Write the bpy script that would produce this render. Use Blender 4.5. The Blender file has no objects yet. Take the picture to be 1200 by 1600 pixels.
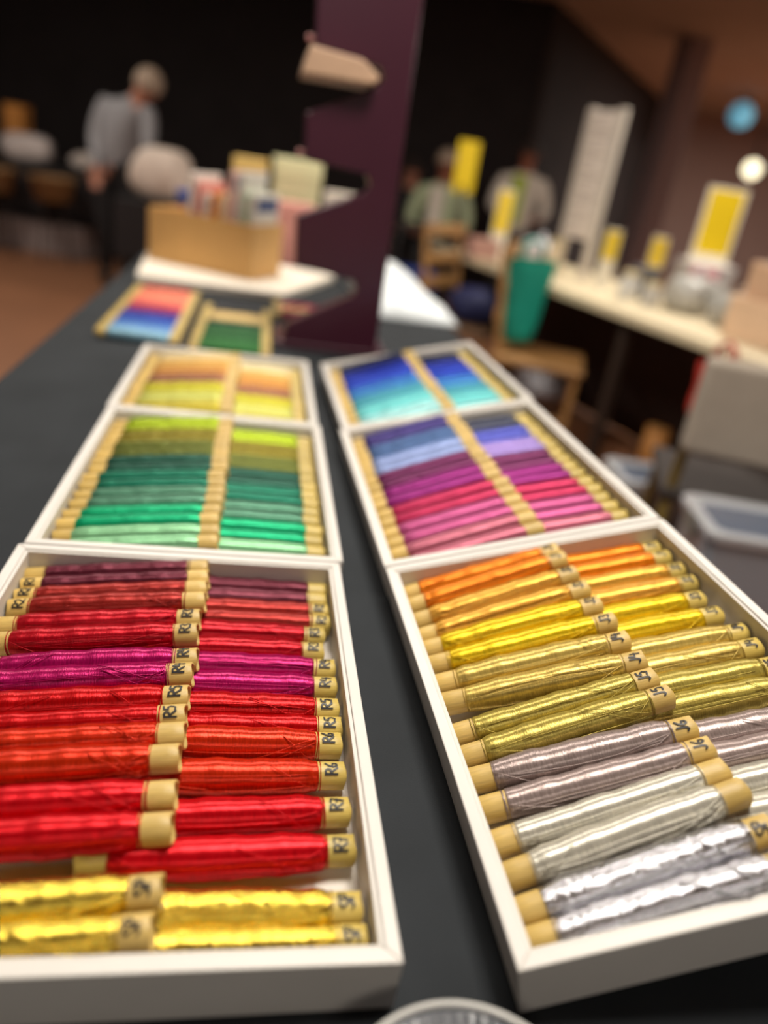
import bpy, math, random
from mathutils import Matrix, Vector
import numpy as np

random.seed(7)
rng = np.random.RandomState(11)
scene = bpy.context.scene
COL = scene.collection

# ------------------------------------------------------------------ camera, world, lights, exposure
ZR = 0.788                       # height of the left tray rims above the floor
TT = 0.750                       # table cloth surface
FPX = 1165.0
PITCH, ROLL, CH = 0.435985, 0.160909, 0.366603
cp, sp = math.cos(PITCH), math.sin(PITCH)
cr, sr = math.cos(ROLL), math.sin(ROLL)
fwd = Vector((0, cp, -sp)); r0 = Vector((1, 0, 0)); u0 = Vector((0, sp, cp))
right = cr * r0 + sr * u0; up = -sr * r0 + cr * u0
cam_d = bpy.data.cameras.new('camera'); cam = bpy.data.objects.new('camera', cam_d); COL.objects.link(cam)
M = Matrix.Identity(4)
for i in range(3):
    M[i][0] = right[i]; M[i][1] = up[i]; M[i][2] = -fwd[i]
M.translation = Vector((0, 0, ZR + CH))
cam.matrix_world = M
cam_d.sensor_fit = 'VERTICAL'; cam_d.sensor_height = 36.0; cam_d.sensor_width = 27.0
cam_d.lens = FPX / 1600 * 36.0
cam_d.clip_start = 0.02; cam_d.clip_end = 100
cam_d.dof.use_dof = True; cam_d.dof.focus_distance = 0.552
cam_d.dof.aperture_fstop = 1.9
scene.camera = cam

w = bpy.data.worlds.new('room_air'); scene.world = w; w.use_nodes = True
w.node_tree.nodes['Background'].inputs[0].default_value = (1.0, 0.93, 0.86, 1)
w.node_tree.nodes['Background'].inputs[1].default_value = 0.15

def area(name, loc, target, sx, sy, watts, col):
    l = bpy.data.lights.new(name, 'AREA'); l.shape = 'RECTANGLE'; l.size = sx; l.size_y = sy
    l.energy = watts; l.color = col
    o = bpy.data.objects.new(name, l); COL.objects.link(o); o.location = loc
    d = Vector(target) - Vector(loc); o.rotation_euler = d.to_track_quat('-Z', 'Y').to_euler()
    return o
WARM = (1.0, 0.94, 0.85)
LIGHTS = [  # unseen ceiling panels of the hall: x, y, size, watts
    (0.26, 0.80, 0.6, 49), (-0.75, 2.5, 0.6, 42), (-3.2, 4.6, 0.6, 30), (1.5, 3.9, 0.6, 52), (5.2, 10.5, 0.6, 240), (0.3, -1.9, 0.6, 16)]  # second moved to brighten the kraft box, last added to fill near tray faces
for (x, y, s, wt) in LIGHTS:
    area('panel_light', (x, y, 2.63), (x, y, 0), s, s, wt, WARM)

vs = scene.view_settings
vs.view_transform = 'Standard'; vs.look = 'None'; vs.gamma = 1.0; vs.use_curve_mapping = False
vs.exposure = 0.0

# ------------------------------------------------------------------ helpers
def lin(c):
    c = c / 255.0
    return c / 12.92 if c <= 0.04045 else ((c + 0.055) / 1.055) ** 2.4
def rgb(r, g, b): return (lin(r), lin(g), lin(b), 1.0)

MATS = {}
def mat(name, color, rough=0.6, metal=0.0, noise=0.0, nscale=30.0, bump=0.0, bscale=200.0, spec=0.5, stretch=(1, 1, 1),
        trans=0.0, alpha=1.0, emit=None, estr=0.0, aniso=0.0, sheen=0.0, rand=0.0, coat=0.0):
    if name in MATS: return MATS[name]
    m = bpy.data.materials.new(name); m.use_nodes = True
    nt = m.node_tree; b = nt.nodes['Principled BSDF']
    b.inputs['Base Color'].default_value = color
    b.inputs['Roughness'].default_value = rough
    b.inputs['Metallic'].default_value = metal
    b.inputs['Specular IOR Level'].default_value = spec
    b.inputs['Transmission Weight'].default_value = trans
    b.inputs['Alpha'].default_value = alpha
    b.inputs['Anisotropic'].default_value = aniso
    b.inputs['Sheen Weight'].default_value = sheen
    b.inputs['Coat Weight'].default_value = coat
    if emit:
        b.inputs['Emission Color'].default_value = emit; b.inputs['Emission Strength'].default_value = estr
    tc = nt.nodes.new('ShaderNodeTexCoord'); mp = nt.nodes.new('ShaderNodeMapping')
    mp.inputs['Scale'].default_value = stretch
    nt.links.new(tc.outputs['Object'], mp.inputs['Vector'])
    if noise > 0 or rand > 0:
        n = nt.nodes.new('ShaderNodeTexNoise'); n.inputs['Scale'].default_value = nscale; n.inputs['Detail'].default_value = 4
        nt.links.new(mp.outputs[0], n.inputs['Vector'])
        mr = nt.nodes.new('ShaderNodeMapRange'); mr.inputs[1].default_value = 0.25; mr.inputs[2].default_value = 0.75
        mr.inputs[3].default_value = 1 - noise; mr.inputs[4].default_value = 1 + noise
        nt.links.new(n.outputs['Fac'], mr.inputs[0])
        val = mr.outputs[0]
        if rand > 0:
            oi = nt.nodes.new('ShaderNodeObjectInfo'); r2 = nt.nodes.new('ShaderNodeMapRange')
            r2.inputs[3].default_value = 1 - rand; r2.inputs[4].default_value = 1 + rand
            nt.links.new(oi.outputs['Random'], r2.inputs[0])
            mu = nt.nodes.new('ShaderNodeMath'); mu.operation = 'MULTIPLY'
            nt.links.new(val, mu.inputs[0]); nt.links.new(r2.outputs[0], mu.inputs[1]); val = mu.outputs[0]
        hs = nt.nodes.new('ShaderNodeHueSaturation'); hs.inputs['Color'].default_value = color
        nt.links.new(val, hs.inputs['Value']); nt.links.new(hs.outputs[0], b.inputs['Base Color'])
    if bump > 0:
        n2 = nt.nodes.new('ShaderNodeTexNoise'); n2.inputs['Scale'].default_value = bscale; n2.inputs['Detail'].default_value = 3
        nt.links.new(mp.outputs[0], n2.inputs['Vector'])
        bp = nt.nodes.new('ShaderNodeBump'); bp.inputs['Strength'].default_value = bump; bp.inputs['Distance'].default_value = 0.002
        nt.links.new(n2.outputs['Fac'], bp.inputs['Height']); nt.links.new(bp.outputs[0], b.inputs['Normal'])
    MATS[name] = m
    return m

def thread_mat(name, color, metal=0.0, rough=0.33, crimp=0.0):
    """wound silk: fine rings across the spool, soft lengthwise swells"""
    key = 'thread_' + name
    if key in MATS: return MATS[key]
    if not metal: color = tuple(c * 0.68 for c in color[:3]) + (1,)
    m = bpy.data.materials.new(key); m.use_nodes = True; nt = m.node_tree; b = nt.nodes['Principled BSDF']
    tc = nt.nodes.new('ShaderNodeTexCoord')
    def noise(scale, sc, detail=2):
        mp = nt.nodes.new('ShaderNodeMapping'); mp.inputs['Scale'].default_value = sc
        nt.links.new(tc.outputs['Object'], mp.inputs['Vector'])
        n = nt.nodes.new('ShaderNodeTexNoise'); n.inputs['Scale'].default_value = scale; n.inputs['Detail'].default_value = detail
        nt.links.new(mp.outputs[0], n.inputs['Vector']); return n.outputs['Fac']
    ring = noise(160, (9, 1.2, 1.2) if not crimp else (5.0, 1.3, 1.3), 2)
    fuzz = noise(900, (3, .6, .6), 2)
    mr = nt.nodes.new('ShaderNodeMapRange'); mr.inputs[1].default_value = 0.3; mr.inputs[2].default_value = 0.7
    mr.inputs[3].default_value = 0.72; mr.inputs[4].default_value = 1.2
    nt.links.new(ring, mr.inputs[0])
    hs = nt.nodes.new('ShaderNodeHueSaturation'); hs.inputs['Color'].default_value = color
    nt.links.new(mr.outputs[0], hs.inputs['Value']); nt.links.new(hs.outputs[0], b.inputs['Base Color'])
    b.inputs['Roughness'].default_value = rough; b.inputs['Metallic'].default_value = metal if metal else 0.48
    b.inputs['Specular IOR Level'].default_value = 0.6
    b.inputs['Specular Tint'].default_value = tuple(0.5 + 0.5 * c for c in color[:3]) + (1,)
    tg = nt.nodes.new('ShaderNodeTangent'); tg.direction_type = 'RADIAL'; tg.axis = 'X'
    nt.links.new(tg.outputs[0], b.inputs['Tangent'])
    b.inputs['Anisotropic'].default_value = 0.8 if not crimp else 0.5; b.inputs['Anisotropic Rotation'].default_value = 0.25
    ad = nt.nodes.new('ShaderNodeMath'); ad.operation = 'MULTIPLY_ADD'
    nt.links.new(fuzz, ad.inputs[0]); ad.inputs[1].default_value = 0.25; nt.links.new(ring, ad.inputs[2])
    bp = nt.nodes.new('ShaderNodeBump'); bp.inputs['Strength'].default_value = 0.5 if not metal else 0.85
    bp.inputs['Distance'].default_value = 0.0006 + crimp
    nt.links.new(ad.outputs[0], bp.inputs['Height']); nt.links.new(bp.outputs[0], b.inputs['Normal'])
    MATS[key] = m
    return m

class MB:
    def __init__(self): self.v = []; self.f = []
    def add(self, vs, fs):
        o = len(self.v); self.v += [tuple(p) for p in vs]; self.f += [tuple(i + o for i in f) for f in fs]; return self
    def box(self, x0, x1, y0, y1, z0, z1, m=None):
        vs = [Vector((x, y, z)) for z in (z0, z1) for y in (y0, y1) for x in (x0, x1)]
        if m is not None: vs = [m @ p for p in vs]
        return self.add(vs, [(0, 2, 3, 1), (4, 5, 7, 6), (0, 1, 5, 4), (2, 6, 7, 3), (0, 4, 6, 2), (1, 3, 7, 5)])
    def prism(self, poly, z0, z1, m=None):
        """poly: counter-clockwise xy points, extruded in z"""
        n = len(poly)
        vs = [Vector((x, y, z0)) for x, y in poly] + [Vector((x, y, z1)) for x, y in poly]
        if m is not None: vs = [m @ p for p in vs]
        return self.add(vs, [tuple(range(n - 1, -1, -1)), tuple(range(n, 2 * n))] + [(i, (i + 1) % n, n + (i + 1) % n, n + i) for i in range(n)])
    def tube(self, pts, r, seg=8, caps=True):
        """swept round bar along points; r number or list"""
        pts = [Vector(p) for p in pts]; n = len(pts)
        rs = r if isinstance(r, (list, tuple)) else [r] * n
        vs = []; prev = None
        for i, p in enumerate(pts):
            t = (pts[min(i + 1, n - 1)] - pts[max(i - 1, 0)]).normalized()
            a = prev if prev is not None else (Vector((0, 0, 1)) if abs(t.z) < 0.9 else Vector((1, 0, 0)))
            a = (a - t * a.dot(t)).normalized(); prev = a; bq = t.cross(a)
            for k in range(seg):
                g = 2 * math.pi * k / seg; vs.append(p + (a * math.cos(g) + bq * math.sin(g)) * rs[i])
        fs = [(i * seg + k, i * seg + (k + 1) % seg, (i + 1) * seg + (k + 1) % seg, (i + 1) * seg + k) for i in range(n - 1) for k in range(seg)]
        if caps: fs += [tuple(range(seg - 1, -1, -1)), tuple(range((n - 1) * seg, n * seg))]
        return self.add(vs, fs)
    def lathe(self, prof, seg=32, axis='z', m=None, closed=False):
        """prof: (radius, height) points"""
        vs = []
        for r, h in prof:
            for k in range(seg):
                g = 2 * math.pi * k / seg
                p = Vector((r * math.cos(g), r * math.sin(g), h)) if axis == 'z' else Vector((h, r * math.cos(g), r * math.sin(g)))
                vs.append(m @ p if m is not None else p)
        n = len(prof); fs = []
        for i in range(n if closed else n - 1):
            j = (i + 1) % n
            for k in range(seg):
                fs.append((i * seg + k, i * seg + (k + 1) % seg, j * seg + (k + 1) % seg, j * seg + k))
        return self.add(vs, fs)
    def mesh(self, name):
        me = bpy.data.meshes.new(name); me.from_pydata(self.v, [], self.f); me.update(); return me
    def build(self, name, material, parent=None, smooth=False, bevel=0.0, loc=None, segs=2):
        me = self.mesh(name)
        if material: me.materials.append(material)
        if smooth: me.polygons.foreach_set('use_smooth', [True] * len(me.polygons))
        return link(name, me, parent, bevel, loc, segs)

def link(name, me, parent=None, bevel=0.0, loc=None, segs=2):
    o = bpy.data.objects.new(name, me); COL.objects.link(o)
    if parent: o.parent = parent
    if loc: o.location = loc
    if bevel:
        md = o.modifiers.new('edge', 'BEVEL'); md.width = bevel; md.segments = segs; md.limit_method = 'ANGLE'; md.angle_limit = 0.6
    return o
def empty(name, mtx=None, loc=None, rz=0.0):
    o = bpy.data.objects.new(name, None); COL.objects.link(o); o.empty_display_size = 0.02
    if mtx is not None: o.matrix_world = mtx
    if loc is not None: o.location = loc; o.rotation_euler = (0, 0, rz)
    return o
def tag(o, label, cat, group=None):
    o['label'] = label; o['category'] = cat
    if group: o['group'] = group
    return o
def struct(o, label=None):
    o['kind'] = 'structure'
    if label: o['label'] = label
    return o

def frame_matrix(x, y, z, yaw, tilt):
    v = Vector((math.sin(yaw), math.cos(yaw), 0)); uu = Vector((math.cos(yaw), -math.sin(yaw), 0))
    u = math.cos(tilt) * uu + math.sin(tilt) * Vector((0, 0, 1)); n = u.cross(v)
    m = Matrix.Identity(4)
    for i in range(3): m[i][0] = u[i]; m[i][1] = v[i]; m[i][2] = n[i]
    m.translation = Vector((x, y, z)); return m
SC = 0.9863                                             # right-hand column sits on the table, one edge propped
MLF = frame_matrix(0.047395, 0.249493, ZR, -0.204014, 0)              # left trays: near right rim corner
MRF = frame_matrix(0.108874 * SC, 0.258604 * SC, ZR - 0.0005, -0.236488, 0.251381)   # right trays: near left rim corner
def tabm(a, b, z=TT, rz=0.0):                             # spot on the big table, table axes
    m = MLF.copy(); p = MLF @ Vector((a, b, 0)); p.z = z; m.translation = p
    return m @ Matrix.Rotation(rz, 4, 'Z')

# ------------------------------------------------------------------ materials
M_white = mat('tray_white', rgb(208, 203, 196), 0.42, noise=0.03, nscale=25, bump=0.05, bscale=60)
M_liner = mat('tray_liner', rgb(204, 199, 191), 0.5, noise=0.03, nscale=25)
M_base = mat('tray_floor', rgb(222, 214, 204), 0.6, noise=0.04, nscale=18)
M_bamboo = mat('bamboo', rgb(196, 165, 92), 0.42, noise=0.16, nscale=60, stretch=(1, 12, 12), bump=0.15, bscale=300, rand=0.12)
M_bamboo2 = mat('bamboo_olive', rgb(188, 164, 84), 0.4, noise=0.14, nscale=60, stretch=(1, 12, 12), bump=0.15, bscale=300, rand=0.10)
M_ink = mat('black_marker', rgb(22, 18, 18), 0.5)
M_cloth = mat('black_cloth', rgb(40, 43, 46), 0.85, noise=0.22, nscale=9, bump=0.35, bscale=900, spec=0.25)
M_purple = mat('purple_paint', rgb(60, 22, 37), 0.3, noise=0.06, nscale=8)
M_floor = mat('hall_floor', rgb(146, 98, 68), 0.55, noise=0.10, nscale=2.5)
M_wallblack = mat('black_drape', rgb(46, 41, 41), 0.9, noise=0.15, nscale=3, spec=0.2)
M_ceil = mat('ceiling_brown', rgb(160, 138, 122), 0.8, noise=0.06, nscale=2)
M_wallbrown = mat('far_wall', rgb(150, 122, 112), 0.8, noise=0.06, nscale=2)

# ------------------------------------------------------------------ room shell
# floor boards: a sheet with a slightly recessed seam pattern is too far to tell apart, plain sheet
fl = MB().box(-9, 9, -3, 18, -0.05, 0).build('floor', M_floor); struct(fl, 'brown hall floor')
ce = MB().box(-9, 9, -3, 18, 2.70, 2.78).build('ceiling', M_ceil); struct(ce, 'brown painted ceiling of the hall')
def wall(name, p, q, z1, m, lab, th=0.1):
    p = Vector(p); q = Vector(q); d = (q - p); L = d.length; a = math.atan2(d.y, d.x)
    o = MB().box(0, L, 0, th, 0, z1).build(name, m); o.location = (p.x, p.y, 0); o.rotation_euler = (0, 0, a)
    return struct(o, lab)
wall('wall_back', (-9, 8.3), (0.83, 8.3), 2.7, M_wallblack, 'black draped back wall')
wall('wall_side', (0.81, 8.27), (3.72, 14.85), 2.7, M_wallblack, 'black draped wall running away to the right')
wall('wall_far', (3.0, 15.6), (9, 15.6), 2.7, M_wallbrown, 'mauve brown wall at the far end')
wall('wall_left', (-9, -3), (-9, 8.3), 2.7, M_wallblack, 'black draped left wall', -0.1)
wall('wall_right', (9, 18), (9, -3), 2.7, M_wallbrown, 'mauve brown right wall', -0.1)
gp = MB().box(-0.13, 0.13, -0.13, 0.13, 0, 2.7).build('trim_1', mat('grey_column', rgb(150, 128, 128), 0.7), bevel=0.01)
gp.location = (2.34, 9.0, 0); gp.rotation_euler = (0, 0, 0.4); struct(gp, 'grey square column at the end of the black wall')
# ceiling panels that carry the lights
for i, (x, y, s, wt) in enumerate(LIGHTS):
    e = empty('ceiling_panel_lamp', loc=(x, y, 2.65))
    fr = MB()
    h = s / 2 + 0.02
    fr.box(-h, h, -h, -h + 0.02, 0, 0.05).box(-h, h, h - 0.02, h, 0, 0.05).box(-h, -h + 0.02, -h + 0.02, h - 0.02, 0, 0.05).box(h - 0.02, h, -h + 0.02, h - 0.02, 0, 0.05)
    fr.build('lamp_frame', mat('lamp_metal', rgb(200, 200, 200), 0.4), e)
    MB().box(-h + 0.02, h - 0.02, -h + 0.02, h - 0.02, 0.01, 0.03).build('diffuser', mat('lamp_diffuser', rgb(240, 235, 225), 0.6, emit=rgb(255, 240, 220), estr=2.0), e)
    tag(e, ['square ceiling lamp over the thread trays', 'unseen square ceiling lamp moved to brighten the kraft box', 'square ceiling lamp above the bending person',
            'square ceiling lamp above the right stall', 'square ceiling lamp by the far column', 'square ceiling lamp added behind the camera to fill near tray faces'][i], 'ceiling lamp', 'ceiling panel lamps')

# ------------------------------------------------------------------ the big display table and its black cloth
TA0, TA1, TB0, TB1 = -0.50, 0.45, -0.32, 3.05
tb = empty('display_table', tabm(0, 0, 0))
MB().box(TA0 + .01, TA1 - .01, TB0 + .01, TB1 - .01, 0.717, 0.745).build('tabletop', mat('table_laminate', rgb(150, 140, 125), 0.5), tb, bevel=0.003)
for a in (TA0 + .06, TA1 - .06):
    for b in (TB0 + .08, 1.35, TB1 - .08):
        MB().tube([(a, b, 0), (a, b, 0.717)], 0.016, 12).build('leg', mat('steel_leg', rgb(120, 120, 122), 0.35, metal=0.9), tb)
tag(tb, 'long folding display table hidden under the black cloth', 'table')
cm = MB()
na, nb = 20, 70
def loop_pts(off, z, amp):
    P = []
    A0, A1, B0, B1 = TA0 - off, TA1 + off, TB0 - off, TB1 + off
    def wave(t): return amp * (math.sin(t * 21) + 0.5 * math.sin(t * 47 + 1))
    n1, n2 = 40, 120
    for i in range(n1): t = i / n1; P.append((A0 + (A1 - A0) * t, B0 - wave(t * .95), z))
    for i in range(n2): t = i / n2; P.append((A1 + wave(t * 3.4 + 1), B0 + (B1 - B0) * t, z))
    for i in range(n1): t = i / n1; P.append((A1 - (A1 - A0) * t, B1 + wave(t * .95 + 2), z))
    for i in range(n2): t = i / n2; P.append((A0 - wave(t * 3.4 + 3), B1 - (B1 - B0) * t, z))
    return P
rings = [loop_pts(-0.004, 0.75, 0), loop_pts(0.0, 0.748, 0), loop_pts(0.003, 0.742, 0.0005), loop_pts(0.008, 0.60, 0.006), loop_pts(0.014, 0.35, 0.011), loop_pts(0.018, 0.02, 0.014)]
n = len(rings[0]); vs_ = [p for r in rings for p in r]
fs_ = [tuple(range(n))] + [(i * n + (k + 1) % n, i * n + k, (i + 1) * n + k, (i + 1) * n + (k + 1) % n) for i in range(len(rings) - 1) for k in range(n)]
cm.add(vs_, fs_)
tc_ = cm.build('tablecloth', M_cloth); tc_.matrix_world = tabm(0, 0, 0)
tag(tc_, 'black cloth covering the long table under the thread trays', 'tablecloth')

# ------------------------------------------------------------------ trays
TW = 0.300; TH = 0.038
def make_tray(label, mtx, wid, ln):
    e = empty('thread_tray', mtx)
    t1, t2 = 0.0085 * wid / .3, 0.0115 * wid / .3
    def ring(x0, y0, x1, y1, i0, i1, zt, zb, nm, m, bev):
        o = [(x0 + i0, y0 + i0), (x1 - i0, y0 + i0), (x1 - i0, y1 - i0), (x0 + i0, y1 - i0)]
        q = [(x0 + i1, y0 + i1), (x1 - i1, y0 + i1), (x1 - i1, y1 - i1), (x0 + i1, y1 - i1)]
        for k in range(4):
            j = (k + 1) % 4
            MB().prism([o[k], o[j], q[j], q[k]], zb, zt).build(nm, m, e, bevel=bev)
    ring(0, 0, wid, ln, 0.0, t1, 0, -TH, 'side_panel', M_white, 0.0009)
    ring(0, 0, wid, ln, t1, t2, -0.0016, -TH + .004, 'inner_lip', M_liner, 0.0005)
    MB().box(t1, wid - t1, t1, ln - t1, -TH, -TH + .004).build('base_panel', M_base, e)
    return tag(e, label, 'tray', 'white thread trays')
LW = [0.0, 0.4122, 0.8189, 1.1833]
RW = [0.0, 0.4217 * SC, 0.8303 * SC, 1.1989 * SC]
RWID = 0.30 * SC
GAP = 0.0012
llab = ['white wooden tray of red and gold thread spools nearest the camera on the left', 'white wooden tray of green thread spools, middle of the left column',
        'white wooden tray of tan and lime thread spools, far end of the left column']
rlab = ['white wooden tray of orange, yellow and white thread spools nearest the camera on the right', 'white wooden tray of purple and pink thread spools, middle of the right column',
        'white wooden tray of blue thread spools, far end of the right column']
sh = [(0, 0), (0.004, 0), (0.001, 0)]; shr = [(0, 0), (-0.001, 0), (0.004, 0)]
LM = []; RM = []
for i in range(3):
    m = MLF @ Matrix.Translation((-TW + sh[i][0], LW[i] + GAP, 0)); LM.append(m); make_tray(llab[i], m, TW, LW[i + 1] - LW[i] - 2 * GAP)
    m = MRF @ Matrix.Translation((shr[i][0], RW[i] + GAP, 0)); RM.append(m); make_tray(rlab[i], m, RWID, RW[i + 1] - RW[i] - 2 * GAP)
# wedge that props the right column
cs, sn = math.cos(0.251381), math.sin(0.251381)
zb = (ZR - 0.0005) - TT
wm = Matrix.Identity(4)
pw = MB()
# cross-section in (horizontal u, z): under the tray bottom
def under(a): return (a * cs + TH * sn, zb + a * sn - TH * cs)
p0 = under(0.10); p1 = under(RWID)
pr = [(p0[0], 0.0005), (p1[0], 0.0005), (p1[0], p1[1] - .0006), (p0[0], p0[1] - .0006)]
vsw = [(x, y, z) for y in (0.03, RW[3] - .03) for x, z in pr]
pw.add(vsw, [(0, 1, 2, 3), (7, 6, 5, 4), (0, 4, 5, 1), (1, 5, 6, 2), (2, 6, 7, 3), (3, 7, 4, 0)])
wo = pw.build('display_wedge', M_cloth, bevel=0.002)
wo.matrix_world = frame_matrix(MRF.translation.x, MRF.translation.y, TT, -0.236488, 0)
tag(wo, 'black wedge propping up the right-hand column of trays', 'wedge')

# ------------------------------------------------------------------ thread spools
SL = 0.163; TR = 0.0092; EXP = 0.0185
def tube_mesh(seed):
    r = random.Random(seed)
    prof = []
    ro, ri = TR, TR - 0.0021
    h = SL / 2
    prof = [(ri, -h), (ro - .0004, -h), (ro, -h + .0005), (ro * 1.01, -h + .01), (ro, -h * .5), (ro * .99, 0), (ro, h * .5), (ro * 1.01, h - .008), (ro, h - .0005), (ro - .0004, h), (ri, h)]
    mb = MB().lathe(prof, 28, axis='x', closed=True)
    e1, e2 = r.uniform(-1, 1), r.uniform(-1, 1)
    out = []
    for (x, y, z) in mb.v:
        k = 1 + 0.03 * math.sin(math.atan2(z, y) * 2 + e1)
        c = 0.0006 * math.sin(3 * math.atan2(z, y) + e2) if abs(x) > h - .001 else 0
        out.append((x + c, y * k, z * k))
    mb.v = out
    me = mb.mesh('bamboo_tube'); me.polygons.foreach_set('use_smooth', [True] * len(me.polygons)); return me
TUBES = []
for s in range(4):
    for mm in (M_bamboo, M_bamboo2):
        me = tube_mesh(s); me.materials.append(mm); TUBES.append(me)

def thread_mesh(seed, rmax, nx, ns, x0=None, x1=None, lump=1.0, rough_=0.0):
    r = random.Random(seed)
    x0 = -SL / 2 + EXP if x0 is None else x0; x1 = SL / 2 - EXP if x1 is None else x1
    ph = [r.uniform(0, 6.28) for _ in range(10)]
    vs = []; rb = TR + 0.0006
    for i in range(nx + 1):
        t = i / nx; x = x0 + (x1 - x0) * t
        end = min(1, min(t, 1 - t) * 14) ** 0.5
        body = math.sin(math.pi * min(max(t, 0), 1)) ** 0.7
        R = (rb - .001) + (rmax - rb + .001) * (0.55 * end + 0.45 * body) if 0 < i < nx else rb - 0.0008
        R += 0.00035 * lump * end * (math.sin(t * 17 + ph[0]) + 0.7 * math.sin(t * 29 + ph[1]) + .5 * math.sin(t * 53 + ph[2]))
        dz = -0.0005 * body; 
        for k in range(ns):
            g = 2 * math.pi * k / ns
            rr = R * (1 + 0.022 * lump * body * (math.sin(2 * g + ph[3] + t * 1.5) + .45 * math.sin(5 * g + ph[4] + 1.2 * t)))
            rr = max(rr, TR * 1.10) if 0 < i < nx else rr
            if rough_: rr += rough_ * (r.random() - .5)
            vs.append((x, rr * math.cos(g), dz + rr * math.sin(g)))
    fs = [(i * ns + k, (i + 1) * ns + k, (i + 1) * ns + (k + 1) % ns, i * ns + (k + 1) % ns) for i in range(nx) for k in range(ns)]
    mb = MB().add(vs, fs); me = mb.mesh('thread_winding'); me.polygons.foreach_set('use_smooth', [True] * len(me.polygons)); return me

GL = {
 'R': [[(0, 0), (0.02, 1)], [(0, .95), (.45, 1), (.68, .82), (.6, .6), (.05, .48)], [(.25, .5), (.8, 0)]],
 'J': [[(.62, 1), (.6, .35), (.5, .08), (.28, 0), (.08, .14)]],
 'S': [[(.7, .9), (.4, 1), (.1, .82), (.25, .58), (.6, .42), (.65, .15), (.35, 0), (.02, .1)]],
 'P': [[(.05, 0), (.08, 1)], [(.05, .95), (.5, 1), (.7, .78), (.5, .52), (.08, .48)]],
 '1': [[(.15, .75), (.4, 1), (.4, 0)]],
 '2': [[(.05, .8), (.3, 1), (.6, .85), (.5, .5), (.05, .03), (.7, .05)]],
 '3': [[(.05, .92), (.4, 1), (.65, .8), (.3, .55), (.68, .3), (.45, 0), (.02, .08)]],
 '4': [[(.15, 1), (.05, .45), (.75, .48)], [(.6, .85), (.55, 0)]],
 '5': [[(.72, 1), (.2, .98), (.12, .6), (.5, .64), (.72, .38), (.5, .02), (.03, .06)]],
 '6': [[(.6, 1), (.2, .7), (.06, .3), (.25, 0), (.6, .12), (.6, .4), (.2, .42)]],
 '7': [[(.05, .98), (.7, 1), (.3, 0)], [(.2, .5), (.62, .52)]],
}
MARK = {}
def marking_mesh(text, var, side):
    key = (text, var, side)
    if key in MARK: return MARK[key]
    r = random.Random(hash(text) % 1000 + var * 13 if False else sum(map(ord, text)) + var * 13)
    R = TR * 1.035 + 0.00025
    hgt = 0.0082; wch = 0.0056; hw = 0.00068
    th0 = math.radians(37 + r.uniform(-6, 10))
    xc = (SL / 2 - EXP * 0.5) * side + r.uniform(-.001, .0005)
    sl = r.uniform(-.12, .12)
    mb = MB()
    def P(s, y, k=0.0):
        th = th0 - s / R                                  # reads round the tube, away from the viewer
        rad = R + k
        return (xc - (y - hgt / 2) + sl * s, -rad * math.sin(th), rad * math.cos(th))
    s0 = 0
    for ch in text:
        for st in GL[ch]:
            pts = []
            for (a, b), (c, d) in zip(st[:-1], st[1:]):
                for t in (0, .25, .5, .75): pts.append((s0 + (a + (c - a) * t) * wch, (b + (d - b) * t) * hgt))
            pts.append((s0 + st[-1][0] * wch, st[-1][1] * hgt))
            L, Rr = [], []
            for i, (s, y) in enumerate(pts):
                a = pts[max(i - 1, 0)]; b = pts[min(i + 1, len(pts) - 1)]
                dx, dy = b[0] - a[0], b[1] - a[1]; l = math.hypot(dx, dy) or 1
                nx_, ny_ = -dy / l * hw, dx / l * hw
                ex = (-dx / l * hw * .8, -dy / l * hw * .8) if i == 0 else ((dx / l * hw * .8, dy / l * hw * .8) if i == len(pts) - 1 else (0, 0))
                L.append((s + nx_ + ex[0], y + ny_ + ex[1])); Rr.append((s - nx_ + ex[0], y - ny_ + ex[1]))
            m_ = len(pts)
            mb.add([P(*q) for q in L] + [P(*q) for q in Rr], [(i, i + 1, m_ + i + 1, m_ + i) for i in range(m_ - 1)])
        s0 += 0.0050
    me = mb.mesh('ink_marking'); me.materials.append(M_ink); MARK[key] = me
    return me

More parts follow.
